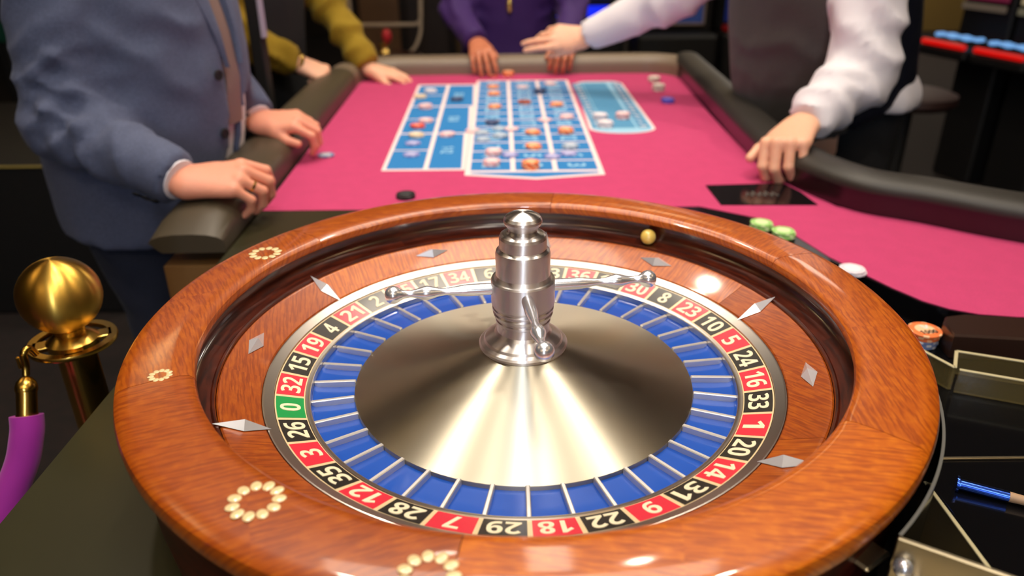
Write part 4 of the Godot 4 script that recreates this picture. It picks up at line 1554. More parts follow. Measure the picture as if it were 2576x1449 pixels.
func trousers(c: Dictionary, wide := 1.0) -> MB:
	var mb := MB.new()
	var side: Vector3 = (c.F as Vector3).cross(Vector3.UP).normalized()
	var b := bounds([c.hip, c.hip + Vector3.UP * 0.12] + c.knee + c.foot, 0.24)
	var f := Sdf.new(b[0], b[1], 0.016)
	f.bone(c.hip - side * 0.07 + Vector3.UP * 0.06, c.hip + side * 0.07 + Vector3.UP * 0.06, 0.125, 0.125, 0.06)
	for k in 2:
		var h: Vector3 = c.hip + side * (0.09 if k == 0 else -0.09)
		f.bone(h, c.knee[k], 0.105 * wide, 0.078 * wide, 0.03)
		f.bone(c.knee[k], c.foot[k] + Vector3.UP * 0.07, 0.078 * wide, 0.062 * wide, 0.03)
	var base: float = c.foot[0].y
	f.shape(func(q: Vector3, v: float) -> float: return maxf(v, base + 0.045 - q.y))
	f.net(mb, func(q: Vector3, _n: Vector3) -> float: return 0.003 * sin(q.y * 60.0 + 4.0 * sin(q.x * 21.0)) * sin(q.z * 23.0 + q.x * 17.0), 1)
	return mb


func shoe_mesh(at: Vector3, fw: Vector3) -> MB:
	var b := bounds([at, at + fw * 0.2], 0.09)
	var f := Sdf.new(b[0], b[1], 0.009)
	f.bone(at + Vector3.UP * 0.05 - fw * 0.03, at + Vector3.UP * 0.04 + fw * 0.16, 0.045, 0.038, 0.02)
	f.bone(at + Vector3.UP * 0.06, at + Vector3.UP * 0.1, 0.046, 0.046, 0.02)
	f.shape(func(q: Vector3, v: float) -> float: return maxf(v, at.y + 0.001 - q.y))
	var mb := MB.new()
	f.net(mb, null, 1)
	return mb


func finish_person(t: Node3D) -> void:
	for ch in t.get_children():
		if ch is Node3D:
			ch.position -= t.position


# folds: rows of [centre, axis along which the folds follow one another, wavelength, height, reach]
func folds(list: Array, grain := 0.0015) -> Callable:
	var n := noise(77, 9.0, 2)
	return func(p: Vector3, _d: Vector3) -> float:
		var s := grain * n.get_noise_3d(p.x, p.y * 0.6, p.z) * 2.0
		for q in list:
			var r: Vector3 = p - q[0]
			var m := 1.0 - r.length() / float(q[4])
			if m > 0.0:
				var w := r.dot(q[1]) / float(q[2]) + 0.5 * n.get_noise_3d(p.x * 0.5 + 7.0, p.y * 0.5, p.z * 0.5)
				s += float(q[3]) * smoothstep(0.0, 0.6, m) * (1.0 - 2.0 * absf(sin(PI * w)))
		return s


func cut_cuff(f: Sdf, wrist: Vector3, el: Vector3, back: float) -> void:
	var d := (wrist - el).normalized()
	var at := wrist - d * back
	f.shape(func(q: Vector3, v: float) -> float:
		return maxf(v, (q - at).dot(d)) if (q - wrist).length() < 0.12 else v)


func sleeve_mesh(el: Vector3, w: Vector3, back: float, r0: float, r1: float) -> MB:
	var d := (w - el).normalized()
	var mb := MB.new()
	mb.tube([w - d * (back + 0.03), w - d * back, w - d * (back - 0.006)], [r0, r1, r1 * 0.98], 20)
	return mb


func people() -> void:
	man_in_blue()
	woman_in_mustard()
	person_in_purple()
	croupier()


func man_in_blue() -> void:
	var F := Vector3(0.985, 0, 0.17).normalized()
	var S := F.cross(Vector3.UP).normalized()
	var t := thing("person", "man in a blue grey suit jacket and brown tie, both hands gripping the padded rail", "person", L(-0.80, -0.865, -0.97))
	var c := {"F": F, "hip": L(-0.84, -0.10, -0.97), "neck": L(-0.74, 0.54, -0.985), "sh": [L(-0.83, 0.43, -0.80), L(-0.75, 0.44, -1.18)], "el": [L(-0.852, 0.088, -0.742), L(-0.775, 0.14, -1.26)],
		"wr": [L(-0.600, 0.004, -0.632), L(-0.60, 0.004, -1.09)], "knee": [L(-0.80, -0.40, -0.87), L(-0.80, -0.40, -1.08)], "foot": [L(-0.82, -0.865, -0.86), L(-0.82, -0.865, -1.09)]}
	c.rows = [[L(-0.815, -0.17, -0.97), 0.2, 0.15], [L(-0.812, -0.07, -0.97), 0.2, 0.16], [L(-0.80, 0.03, -0.97), 0.205, 0.18], [L(-0.785, 0.13, -0.97), 0.205, 0.178], [L(-0.785, 0.23, -0.97), 0.21, 0.17], [L(-0.79, 0.33, -0.975), 0.215, 0.155], [L(-0.785, 0.42, -0.98), 0.205, 0.115]]
	var mb := body_mesh(c)
	var rg := hand(mb, c.wr[0], Vector3(0.96, 0.05, -0.16), Vector3(0.05, 0.93, 0.36), -1.0, [[30, 55, 30], [38, 58, 32], [42, 60, 34], [46, 58, 34]], [32, 25, 0.25], c.el[0], 1.06, 0.003)
	hand(mb, c.wr[1], Vector3(0.97, 0.06, 0.06), Vector3(0.0, 0.95, 0.3), 1.0, [[34, 55, 30], [38, 58, 32], [40, 60, 34], [42, 58, 34]], [30, 20, 0.2], c.el[1], 1.02, 0.0034)
	obj("body", mb, M.skin, t, 180)
	obj("hair", hair_cap(c.neck, F, 0.97, 0.0), M.hair, t, 180)
	# jacket, open down the front
	var b := bounds([c.rows[0][0], c.rows[-1][0], c.wr[0], c.wr[1], c.el[0], c.el[1], c.sh[0], c.sh[1]], 0.21)
	var f := Sdf.new(b[0], b[1], 0.0125)
	torso(f, c.rows, S, 0.012)
	var tors := c.rows[3][0] as Vector3
	var gap := func(q: Vector3, v: float) -> float:
		var r := q - tors
		var fd := r.dot(F)
		var s := r.dot(S)
		if fd > 0.06 and q.y < Y0 + 0.46:
			var h := q.y - Y0
			var mid := 0.012 - 0.02 * clampf((h + 0.1) / 0.3, 0.0, 1.0)
			var hw := 0.020 + 0.016 * clampf((h - 0.05) / 0.3, 0.0, 1.0) + 0.06 * clampf((-0.02 - h) / 0.15, 0.0, 1.0)
			return maxf(v, hw - absf(s - mid))
		return v
	f.shape(gap)
	for k in 2:
		f.bone(c.sh[k], c.el[k], 0.086, 0.070, 0.035)
		f.bone(c.el[k], c.wr[k], 0.072, 0.05, 0.03)
	cut_cuff(f, c.wr[0], c.el[0], 0.012)
	cut_cuff(f, c.wr[1], c.el[1], 0.012)
	f.shape(func(q: Vector3, v: float) -> float: return maxf(v, Y0 - 0.185 - 0.03 * sin((q.x + 0.8) * 3.0) - q.y) if q.y < Y0 - 0.1 and q.x < -0.45 else v)
	mb = MB.new()
	var up_arm: Vector3 = (c.el[0] - c.sh[0]).normalized()
	var fo := (c.wr[0] - c.el[0]).normalized() as Vector3
	f.net(mb, folds([
		[c.el[0] + Vector3(0.03, 0.06, 0.05), (up_arm + Vector3(0.5, 0.0, 0)).normalized(), 0.062, 0.007, 0.15],
		[c.el[0] + fo * 0.09 + Vector3(0, 0.02, 0.04), (fo + Vector3(0, 0.5, 0)).normalized(), 0.07, 0.007, 0.15],
		[c.el[0] + Vector3(0.05, 0.07, 0.075), Vector3(0.35, 0.93, 0.0), 0.05, 0.0085, 0.11],
		[c.el[1] + Vector3(0.03, 0.02, 0.05), (up_arm + Vector3(0.5, 0, 0)).normalized(), 0.06, 0.006, 0.14],
		[L(-0.70, 0.2, -0.80), Vector3(0.6, 0.8, 0), 0.11, 0.006, 0.16],
		[L(-0.86, 0.36, -0.74), Vector3(0.7, -0.6, 0), 0.1, 0.006, 0.16]]), 1)
	var jk := obj("jacket", mb, M.jacket, t, 180)
	# lapels, pocket flap, buttons
	for q in [[0.30, 0.135, 0.165], [0.138, 0.128, 0.188], [0.018, 0.128, 0.19]]:
		pass
	var bt := MB.new()
	bt.lathe(V2([0.0, 0.0, 0.0095, 0.0, 0.011, 0.0012, 0.011, 0.003, 0.0085, 0.0042, 0.007, 0.0032, 0.0, 0.003]), 20)
	var bm := bt.build()
	for q in [[0.15, 0.055], [0.03, 0.05]]:
		var s: float = q[1]
		var at := tors + S * s + F * front_depth(c.rows, q[0], s, S) 
		at.y = Y0 + q[0]
		var bo := obj("button", bm, M.blackmatt, jk)
		var nrm := (F + S * 0.35).normalized()
		bo.transform = Transform3D(Basis(Quaternion(Vector3.UP, nrm)), at + nrm * 0.031)
	var sb := bt.build()
	for k in 3:
		var dirc := fo
		var bo := obj("cuff_button", sb, M.blackmatt, jk)
		var at: Vector3 = c.wr[0] - dirc * (0.045 + 0.019 * k)
		var nrm := Vector3(-0.25, -0.75, 0.62).normalized()
		bo.transform = Transform3D(Basis(Quaternion(Vector3.UP, nrm)).scaled(Vector3.ONE * 0.8), at + nrm * (0.055 + 0.002 * k))
	# lapels follow the opening on both sides
	for sg in [1.0, -1.0]:
		var lp := MB.new()
		var rows := []
		for i in 12:
			var h := 0.40 - 0.022 * i
			var tt := i / 11.0
			var hw := 0.020 + 0.016 * clampf((h - 0.05) / 0.3, 0.0, 1.0)
			var mid := 0.012 - 0.02 * clampf((h + 0.1) / 0.3, 0.0, 1.0)
			var wd := 0.062 * (1.0 - tt) * (0.55 + 0.45 * smoothstep(0.0, 0.25, tt)) + 0.004
			var line := []
			for e in [[0.0, 0.008], [0.5, 0.011], [1.0, 0.006], [1.0, 0.001], [0.5, 0.003], [0.0, 0.001]]:
				var s: float = mid + sg * (hw + wd * e[0])
				var q: Vector3 = tors + S * s + F * (front_depth(c.rows, h, s, S) + 0.022 + e[1])
				q.y = Y0 + h
				line.append(q)
			rows.append(line)
		lp.skin(rows, true, false)
		obj("lapel", lp, M.jacket, jk, 60)
	for k in 2:
		obj("shirt_cuff", sleeve_mesh(c.el[k], c.wr[k], 0.0155, 0.042, 0.0385), M.shirt, t)
	# shirt, tie
	f = Sdf.new(b[0] + Vector3(0.05, 0.05, 0.05), b[1] - Vector3(0.05, 0.05, 0.05), 0.016)
	torso(f, c.rows, S, -0.002)
	f.shape(func(q: Vector3, v: float) -> float: return maxf(v, Y0 - 0.11 - q.y))
	mb = MB.new()
	f.net(mb, null, 1)
	obj("shirt", mb, M.shirt, t, 180)
	var rows := []
	for i in 14:
		var h := 0.44 - 0.031 * i
		var wd := lerpf(0.018, 0.034, i / 13.0)
		var line := []
		for e in [[-1.0, 0.0], [-0.5, 0.006], [0.5, 0.006], [1.0, 0.0], [0.5, -0.004], [-0.5, -0.004]]:
			var s: float = -0.012 + wd * e[0]
			var q: Vector3 = tors + S * s + F * (front_depth(c.rows, h, s, S) + 0.016 + e[1])
			q.y = Y0 + h
			line.append(q)
		rows.append(line)
	mb = MB.new()
	mb.skin(rows, true, false)
	obj("tie", mb, M.tie, t, 60)
	obj("trousers", trousers(c), M.navy, t, 180)
	for k in 2:
		obj("shoe", shoe_mesh(c.foot[k], F), M.black, t, 180)
	# the ring on the ring finger
	mb = MB.new()
	var r: Array = rg[1][2]
	mb.lathe(V2([0.0096, -0.0022, 0.0112, -0.0022, 0.0114, 0.0, 0.0112, 0.0022, 0.0096, 0.0022]), 24, 0, TAU, true, Transform3D(Basis(Quaternion(Vector3.UP, r[1])), r[0]))
	obj("finger_ring", mb, M.gold, t)
	finish_person(t)


# how far the torso reaches forward of its third row's centre at a height and sideways offset
func front_depth(rows: Array, h: float, s: float, side: Vector3) -> float:
	var fw := Vector3.UP.cross(side).normalized()
	var best := 0.0
	for i in rows.size() - 1:
		var a: Array = rows[i]
		var b: Array = rows[i + 1]
		var ya: float = a[0].y - Y0
		var yb: float = b[0].y - Y0
		if (h >= ya and h <= yb) or (i == 0 and h < ya) or (i == rows.size() - 2 and h > yb):
			var k := clampf((h - ya) / (yb - ya), 0.0, 1.0)
			var c: Vector3 = a[0].lerp(b[0], k)
			var hw: float = lerpf(a[1], b[1], k)
			var rr: float = lerpf(a[2], b[2], k)
			var off := maxf(absf(s - (c - rows[3][0]).dot(side)) - (hw - rr), 0.0)
			best = (c - rows[3][0]).dot(fw) + sqrt(maxf(rr * rr - off * off, 0.0))
	return best


func woman_in_mustard() -> void:
	var F := Vector3(0.98, 0, 0.2).normalized()
	var S := F.cross(Vector3.UP).normalized()
	var t := thing("person", "person in a mustard yellow top and dark waistcoat leaning on the left rail", "person", L(-0.88, -0.865, -1.97))
	var c := {"F": F, "hip": L(-0.90, -0.12, -1.97), "neck": L(-0.82, 0.49, -1.97), "sh": [L(-0.86, 0.40, -1.80), L(-0.80, 0.40, -2.14)], "el": [L(-0.84, 0.11, -1.74), L(-0.665, 0.19, -2.17)],
		"wr": [L(-0.69, 0.012, -1.835), L(-0.50, -0.045, -2.06)], "knee": [L(-0.88, -0.42, -1.9), L(-0.88, -0.42, -2.06)], "foot": [L(-0.9, -0.865, -1.89), L(-0.9, -0.865, -2.07)]}
	c.rows = [[L(-0.89, -0.14, -1.97), 0.18, 0.14], [L(-0.885, -0.04, -1.97), 0.175, 0.14], [L(-0.875, 0.06, -1.97), 0.17, 0.135], [L(-0.865, 0.16, -1.97), 0.175, 0.135], [L(-0.86, 0.26, -1.97), 0.18, 0.135], [L(-0.85, 0.35, -1.97), 0.17, 0.11]]
	var mb := body_mesh(c)
	hand(mb, c.wr[0], Vector3(0.92, -0.35, -0.05), Vector3(0.35, 0.85, 0.35), -1.0, [[70, 85, 50], [75, 88, 50], [78, 88, 50], [80, 85, 50]], [20, 35, 0.5], c.el[0], 0.95, 0.0045)
	hand(mb, c.wr[1], Vector3(0.98, -0.16, 0.18), Vector3(0.1, 0.95, 0.2), 1.0, [[10, 22, 15], [12, 24, 15], [14, 24, 15], [18, 24, 15]], [30, 10, 0.1], c.el[1], 0.95, 0.0045)
	obj("body", mb, M.skinpale, t, 180)
	obj("hair", hair_cap(c.neck, F, 0.97, 0.12), M.hair, t, 180)
	var b := bounds([c.rows[0][0], c.rows[-1][0]] + c.wr + c.el + c.sh, 0.17)
	var f := Sdf.new(b[0], b[1], 0.015)
	torso(f, c.rows, S, 0.008)
	for k in 2:
		f.bone(c.sh[k], c.el[k], 0.076, 0.064, 0.035)
		f.bone(c.el[k], c.wr[k], 0.066, 0.05, 0.03)
		cut_cuff(f, c.wr[k], c.el[k], 0.012)
	mb = MB.new()
	f.net(mb, folds([[c.el[0] + Vector3(0.06, 0, 0.03), Vector3(0.7, 0.7, 0), 0.06, 0.009, 0.2], [c.el[1] + Vector3(0.03, -0.06, 0.03), Vector3(0.6, -0.6, 0.3), 0.08, 0.009, 0.25], [c.sh[0] + Vector3(0, -0.12, 0.03), Vector3(0.6, 0.8, 0), 0.08, 0.008, 0.2]]), 1)
	obj("mustard_top", mb, M.mustard, t, 180)
	# dark waistcoat over the front
	f = Sdf.new(b[0], b[1], 0.015)
	torso(f, c.rows, S, 0.017)
	var mid: Vector3 = c.rows[3][0]
	f.shape(func(q: Vector3, v: float) -> float:
		var r := q - mid
		return maxf(v, 0.03 - r.dot(F)))
	mb = MB.new()
	f.net(mb, null, 1)
	obj("waistcoat", mb, M.blacktrouser, t, 180)
	obj("trousers", trousers(c, 0.9), M.blacktrouser, t, 180)
	for k in 2:
		obj("shoe", shoe_mesh(c.foot[k], F), M.black, t, 180)
	mb = MB.new()
	mb.lathe(V2([0.029, -0.006, 0.034, -0.006, 0.035, 0.0, 0.034, 0.006, 0.029, 0.006]), 24, 0, TAU, true, Transform3D(Basis(Quaternion(Vector3.UP, (c.wr[0] - c.el[0]).normalized())), c.wr[0]))
	obj("bracelet", mb, M.gold, t)
	finish_person(t)


func person_in_purple() -> void:
	var F := Vector3(0.02, 0, 1).normalized()
	var S := F.cross(Vector3.UP).normalized()
	var t := thing("person", "person in a purple buttoned jacket standing at the far end of the table", "person", L(-0.01, -0.865, -2.55))
	var c := {"F": F, "hip": L(-0.01, -0.12, -2.56), "neck": L(-0.01, 0.47, -2.50), "sh": [L(-0.18, 0.38, -2.52), L(0.17, 0.38, -2.52)], "el": [L(-0.215, 0.10, -2.42), L(0.235, 0.12, -2.41)],
		"wr": [L(-0.125, 0.012, -2.225), L(0.205, 0.014, -2.225)], "knee": [L(-0.09, -0.42, -2.55), L(0.08, -0.42, -2.55)], "foot": [L(-0.1, -0.865, -2.58), L(0.09, -0.865, -2.58)]}
	c.rows = [[L(-0.01, -0.16, -2.55), 0.185, 0.135], [L(-0.01, -0.05, -2.55), 0.175, 0.13], [L(-0.01, 0.06, -2.54), 0.165, 0.125], [L(-0.01, 0.16, -2.53), 0.175, 0.13], [L(-0.01, 0.26, -2.52), 0.18, 0.13], [L(-0.01, 0.34, -2.52), 0.17, 0.10]]
	var mb := body_mesh(c)
	hand(mb, c.wr[0], Vector3(0.14, -0.18, 0.96), Vector3(-0.1, 0.9, 0.4), -1.0, [[26, 26, 14], [28, 28, 14], [30, 28, 14], [32, 28, 14]], [22, 15, 0.1], c.el[0], 0.98, 0.0045, 1.4)
	hand(mb, c.wr[1], Vector3(-0.2, -0.12, 0.96), Vector3(0.1, 0.9, 0.4), 1.0, [[42, 40, 24], [40, 42, 24], [40, 42, 24], [42, 40, 24]], [38, 45, 0.3], c.el[1], 0.98, 0.0045)
	obj("body", mb, M.skinwarm, t, 180)
	obj("hair", hair_cap(c.neck, F, 0.97, 0.1), M.hair, t, 180)
	var b := bounds([c.rows[0][0], c.rows[-1][0]] + c.wr + c.el + c.sh, 0.17)
	var f := Sdf.new(b[0], b[1], 0.015)
	torso(f, c.rows, S, 0.012)
	for k in 2:
		f.bone(c.sh[k], c.el[k], 0.07, 0.06, 0.035)
		f.bone(c.el[k], c.wr[k], 0.058, 0.047, 0.03)
		cut_cuff(f, c.wr[k], c.el[k], 0.012)
	mb = MB.new()
	f.net(mb, folds([[c.el[0], Vector3(0.3, 0.8, 0.3), 0.06, 0.007, 0.16], [c.el[1], Vector3(-0.3, 0.8, 0.3), 0.06, 0.007, 0.16]]), 1)
	var jk := obj("purple_jacket", mb, M.purple, t, 180)
	var bt := MB.new()
	bt.lathe(V2([0.0, 0.0, 0.009, 0.0, 0.011, 0.002, 0.009, 0.005, 0.0, 0.006]), 18)
	var bm := bt.build()
	var mid: Vector3 = c.rows[3][0]
	for q in [[-0.105, 0.135, 0], [-0.105, 0.06, 1]]:
		var at: Vector3 = mid + Vector3(q[0] + 0.0, 0, 0) + F * (front_depth(c.rows, q[1], -q[0], S) + 0.012)
		at.y = Y0 + q[1]
		var bo := obj("button", bm, mat(rgb8(200, 50, 90), 0.3) if q[2] == 0 else M.purple, jk)
		bo.transform = Transform3D(Basis(Quaternion(Vector3.UP, F)), at)
	# long pendant with hanging cords
	for sx in [-0.012, 0.035, 0.05]:
		var p := []
		for i in 9:
			var h := 0.33 - 0.032 * i
			var x: float = sx * (1.0 + 0.2 * sin(i * 1.1))
			var q: Vector3 = mid + Vector3(x, 0, 0) + F * (front_depth(c.rows, h, x, S) + 0.017)
			q.y = Y0 + h
			p.append(q)
		mb = MB.new()
		mb.tube(p, [0.0028], 8)
		obj("necklace_cord", mb, M.gold if sx < 0.0 else mat(rgb8(130, 90, 120), 0.4), t, 180)
	mb = MB.new()
	mb.ball(mid + Vector3(0.0, -0.035, 0) + F * (front_depth(c.rows, 0.125, 0.0, S) + 0.024), Vector3(0.012, 0.028, 0.008))
	obj("pendant", mb, M.gold, t, 180)
	obj("trousers", trousers(c, 0.9), M.blacktrouser, t, 180)
	for k in 2:
		obj("shoe", shoe_mesh(c.foot[k], F), M.black, t, 180)
	finish_person(t)


func croupier() -> void:
	var F := Vector3(-0.95, 0, 0.30).normalized()
	var S := F.cross(Vector3.UP).normalized()
	var t := thing("person", "croupier in a grey waistcoat and white shirt reaching one arm across the table", "person", L(0.88, -0.865, -1.42))
	var c := {"F": F, "hip": L(0.89, -0.10, -1.42), "neck": L(0.72, 0.49, -1.36), "sh": [L(0.69, 0.40, -1.53), L(0.80, 0.40, -1.13)], "el": [L(0.46, 0.215, -1.66), L(0.775, 0.105, -1.05)],
		"wr": [L(0.225, 0.092, -1.78), L(0.622, 0.02, -0.945)], "knee": [L(0.85, -0.42, -1.5), L(0.87, -0.42, -1.27)], "foot": [L(0.9, -0.865, -1.52), L(0.92, -0.865, -1.26)]}
	c.rows = [[L(0.86, -0.13, -1.40), 0.20, 0.165], [L(0.84, -0.03, -1.40), 0.205, 0.18], [L(0.815, 0.06, -1.39), 0.21, 0.19], [L(0.80, 0.15, -1.38), 0.215, 0.19], [L(0.785, 0.24, -1.37), 0.22, 0.18], [L(0.765, 0.32, -1.36), 0.215, 0.155], [L(0.75, 0.39, -1.35), 0.2, 0.11]]
	var mb := body_mesh(c)
	hand(mb, c.wr[0], Vector3(-0.98, 0.02, -0.12), Vector3(0.05, 0.55, 0.83), -1.0, [[4, 8, 5], [10, 12, 8], [26, 30, 18], [34, 36, 20]], [12, 20, 0.0], c.el[0], 1.02, 0.004)
	hand(mb, c.wr[1], Vector3(-0.58, -0.16, 0.78), Vector3(-0.25, 0.92, 0.12), 1.0, [[62, 50, 28], [66, 52, 28], [68, 52, 28], [70, 50, 28]], [38, 18, 0.25], c.el[1], 1.16, 0.003, 0.35)
	obj("body", mb, M.skinpale, t, 180)
	obj("hair", hair_cap(c.neck, F, 0.97, 0.0), M.hair, t, 180)
	var b := bounds([c.rows[0][0], c.rows[-1][0]] + c.wr + c.el + c.sh, 0.21)
	var f := Sdf.new(b[0], b[1], 0.014)
	torso(f, c.rows, S, 0.0)
	f.bone(L(0.95, 0.0, -1.24), L(1.0, 0.0, -1.32), 0.05, 0.06, 0.05)
	f.bone(c.sh[0], c.el[0], 0.08, 0.068, 0.04)
	f.bone(c.el[0], c.wr[0], 0.068, 0.046, 0.03)
	f.bone(c.sh[1], c.el[1], 0.084, 0.076, 0.04)
	var lf := (c.wr[1] - c.el[1]).normalized() as Vector3
	f.bone(c.el[1], c.wr[1] - lf * 0.07, 0.074, 0.062, 0.03)
	f.bone(c.wr[1] - lf * 0.07, c.wr[1], 0.054, 0.047, 0.012)
	cut_cuff(f, c.wr[0], c.el[0], 0.012)
	cut_cuff(f, c.wr[1], c.el[1], 0.012)
	f.shape(func(q: Vector3, v: float) -> float: return maxf(v, Y0 - 0.03 + 0.05 * sin(q.x * 9.0) * 0.2 - q.y) if q.x > 0.72 or q.z < -1.2 and q.x > 0.6 else v)
	mb = MB.new()
	f.net(mb, folds([
		[c.el[1] + Vector3(0.0, 0.06, 0.04), Vector3(0.5, 0.8, 0.1).normalized(), 0.085, 0.0075, 0.22],
		[c.el[1] + lf * 0.1 + Vector3(0, 0, 0.04), (lf + Vector3(0.4, 0, 0.2)).normalized(), 0.055, 0.007, 0.13],
		[c.el[0] + Vector3(0.02, 0, 0.05), Vector3(0.8, 0.4, 0.2), 0.08, 0.007, 0.2]]), 1)
	obj("shirt", mb, M.shirt, t, 180)
	# waistcoat: grey front, dark satin back
	var mid: Vector3 = c.rows[3][0]
	for part in 2:
		f = Sdf.new(b[0], b[1], 0.014)
		torso(f, c.rows, S, 0.013)
		f.shape(func(q: Vector3, v: float) -> float:
			var r := q - mid
			var fd := r.dot(F) - 0.035
			var hem := Y0 - 0.045 - 0.09 * clampf(r.dot(F) / 0.18, -0.7, 1.0) - q.y
			var o := maxf(v, hem)
			var arm_hole := minf((q - c.sh[0]).length(), (q - c.sh[1]).length()) - 0.1
			o = maxf(o, -arm_hole)
			return maxf(o, -fd) if part == 0 else maxf(o, fd))
		mb = MB.new()
		f.net(mb, folds([[mid + F * 0.15 + S * -0.05, Vector3(0.2, 1, 0), 0.11, 0.004, 0.2]], 0.001), 1)
		var ob := obj("waistcoat_front" if part == 0 else "waistcoat_back", mb, M.vest if part == 0 else M.vestback, t, 180)
		if part == 0:
			var bt := MB.new()
			bt.lathe(V2([0.0, 0.0, 0.007, 0.0, 0.008, 0.0015, 0.006, 0.0035, 0.0, 0.003]), 16)
			var bm := bt.build()
			for k in 4:
				var h := 0.24 - 0.075 * k
				var at: Vector3 = mid + S * -0.01 + F * (front_depth(c.rows, h, -0.01, S) + 0.015)
				at.y = Y0 + h
				obj("button", bm, M.blackmatt, ob).transform = Transform3D(Basis(Quaternion(Vector3.UP, F)), at)
	obj("trousers", trousers(c), M.blacktrouser, t, 180)
	for k in 2:
		obj("shoe", shoe_mesh(c.foot[k], F), M.black, t, 180)
	finish_person(t)


# ---------------------------------------------------------------- what stands in the dark behind
func background() -> void:
	# thin sign post between the man and the person in mustard
	var sp := thing("display_post", "tall black display post with a pale edge strip between the two guests on the left", "post", L(-0.71, -0.865, -1.53))
	var mb := MB.new()
	mb.box(Vector3(0.0, 1.0, 0), Vector3(0.034, 2.0, 0.05), 0.004)
	obj("post_body", mb, M.blackmatt, sp)
	mb = MB.new()
	mb.box(Vector3(0.022, 1.55, 0.012), Vector3(0.01, 1.1, 0.03), 0.002)
	obj("edge_strip", mb, mat(rgb8(176, 168, 190), 0.5), sp)
	mb = MB.new()
	mb.box(Vector3(0, 0.012, 0), Vector3(0.26, 0.024, 0.26), 0.006)
	obj("foot", mb, M.blackmatt, sp)
	# slot machines on the right, their button decks lit
	for k in 3:
		slot_machine(k)
	stool(L(1.62, -0.865, -2.45), "dark stool with a red brown seat right of the croupier", 0.64)
	chair(L(-0.80, -0.865, -4.5), "pale tubular framed chair in the dark behind the person in mustard")
	# banks of screens at the back
	var back := [
		[0.50, -4.75, 0.40, rgb8(10, 40, 255), 2.2, "low gaming cabinet with a bright blue lit panel behind the person in purple"],
		[1.02, -4.35, 0.42, rgb8(60, 84, 150), 0.6, "gaming cabinet with a dim blue screen and pale frame"],
		[1.56, -4.4, 0.36, rgb8(22, 50, 140), 0.5, "gaming cabinet with a dark blue screen and red strip beside the waistcoat"]]
	for i in back.size():
		var q: Array = back[i]
		var t := thing("gaming_cabinet", q[5], "gaming machine", L(q[0], -0.865, q[1]))
		mb = MB.new()
		mb.box(Vector3(0, 0.32, 0), Vector3(0.5, 0.64, 0.4), 0.02)
		mb.box(Vector3(0, 1.0, -0.1), Vector3(0.5, 0.74, 0.2), 0.02)
		obj("cabinet_body", mb, M.blackmatt, t)
		mb = MB.new()
		mb.box(Vector3(-0.03, 0.70 + (0.02 if i == 0 else 0.12), 0.012), Vector3(q[2], 0.07 if i == 0 else 0.26, 0.012), 0.003)
		obj("lit_screen", mb, glow(q[3], q[4]), t)
		if i == 0:
			mb = MB.new()
			mb.box(Vector3(-0.03, 0.86, 0.012), Vector3(q[2], 0.14, 0.012), 0.003)
			obj("upper_screen", mb, glow(rgb8(8, 12, 120), 0.35), t)
		else:
			mb = MB.new()
			for e in [[-0.03, 0.682, q[2] + 0.02, 0.012], [-0.03, 0.958, q[2] + 0.02, 0.012], [-0.03 - q[2] / 2 - 0.008, 0.82, 0.014, 0.28], [-0.03 + q[2] / 2 + 0.008, 0.82, 0.014, 0.28]]:
				mb.box(Vector3(e[0], e[1], 0.016), Vector3(e[2], e[3], 0.016), 0.003)
			obj("screen_frame", mb, mat(rgb8(170, 150, 140), 0.4) if i == 1 else M.blackmatt, t)
		if i == 2:
			mb = MB.new()
			mb.box(Vector3(-0.02, 0.66, 0.1), Vector3(0.42, 0.03, 0.1), 0.006)
			obj("red_strip", mb, glow(rgb8(150, 12, 8), 0.5), t)
	# panelled cabinet behind the chair and the dark desk on the left
	var pc := thing("panel_cabinet", "brown panelled cabinet with red and gold trinkets in the dark background", "cabinet", L(-0.62, -0.865, -5.6))
	mb = MB.new()
	mb.box(Vector3(0, 0.6, 0), Vector3(1.1, 1.2, 0.4), 0.01)
	obj("body", mb, M.wall, pc)
	for k in 3:
		mb = MB.new()
		mb.box(Vector3(-0.36 + 0.36 * k, 0.75, 0.21), Vector3(0.3, 0.8, 0.02), 0.006)
		obj("panel", mb, mat([rgb8(120, 86, 58), rgb8(50, 38, 34), rgb8(92, 70, 40)][k], 0.6), pc)
	var tk := thing("trinket", "small gold ornament with a red top standing on a dark side table", "ornament", L(-0.73, -0.29, -3.9))
	mb = MB.new()
	mb.lathe(V2([0.0, 0.0, 0.03, 0.0, 0.034, 0.02, 0.02, 0.04, 0.03, 0.06, 0.012, 0.075, 0.0, 0.075]), 20)
	obj("base", mb, M.gold, tk)
	mb = MB.new()
	mb.ball(Vector3(0.02, 0.11, 0), Vector3(0.028, 0.04, 0.028))
	obj("red_top", mb, mat(rgb8(220, 50, 60), 0.4), tk, 180)
	var sd := thing("side_table", "small dark side table carrying the gold ornament behind the mustard sleeve", "side table", L(-0.73, -0.865, -3.9))
	mb = MB.new()
	mb.lathe(V2([0.0, 0.545, 0.22, 0.545, 0.225, 0.56, 0.22, 0.573, 0.0, 0.574]), 32)
	obj("top", mb, M.darkwood, sd)
	mb = MB.new()
	mb.lathe(V2([0.0, 0.0, 0.16, 0.0, 0.16, 0.02, 0.03, 0.05, 0.025, 0.545, 0.0, 0.545]), 24)
	obj("pedestal", mb, M.blackmatt, sd)
	var dk := thing("side_counter", "dark counter with a thin olive trim line behind the man in blue", "counter", L(-2.2, -0.865, -2.3))
	mb = MB.new()
	mb.box(Vector3(0, 0.28, 0), Vector3(1.6, 0.56, 1.0), 0.01)
	obj("body", mb, M.blackmatt, dk)
	mb = MB.new()
	mb.box(Vector3(0.3, 0.555, 0.5), Vector3(1.0, 0.006, 0.012), 0.002)
	obj("trim_strip", mb, mat(rgb8(130, 116, 60), 0.4), dk)
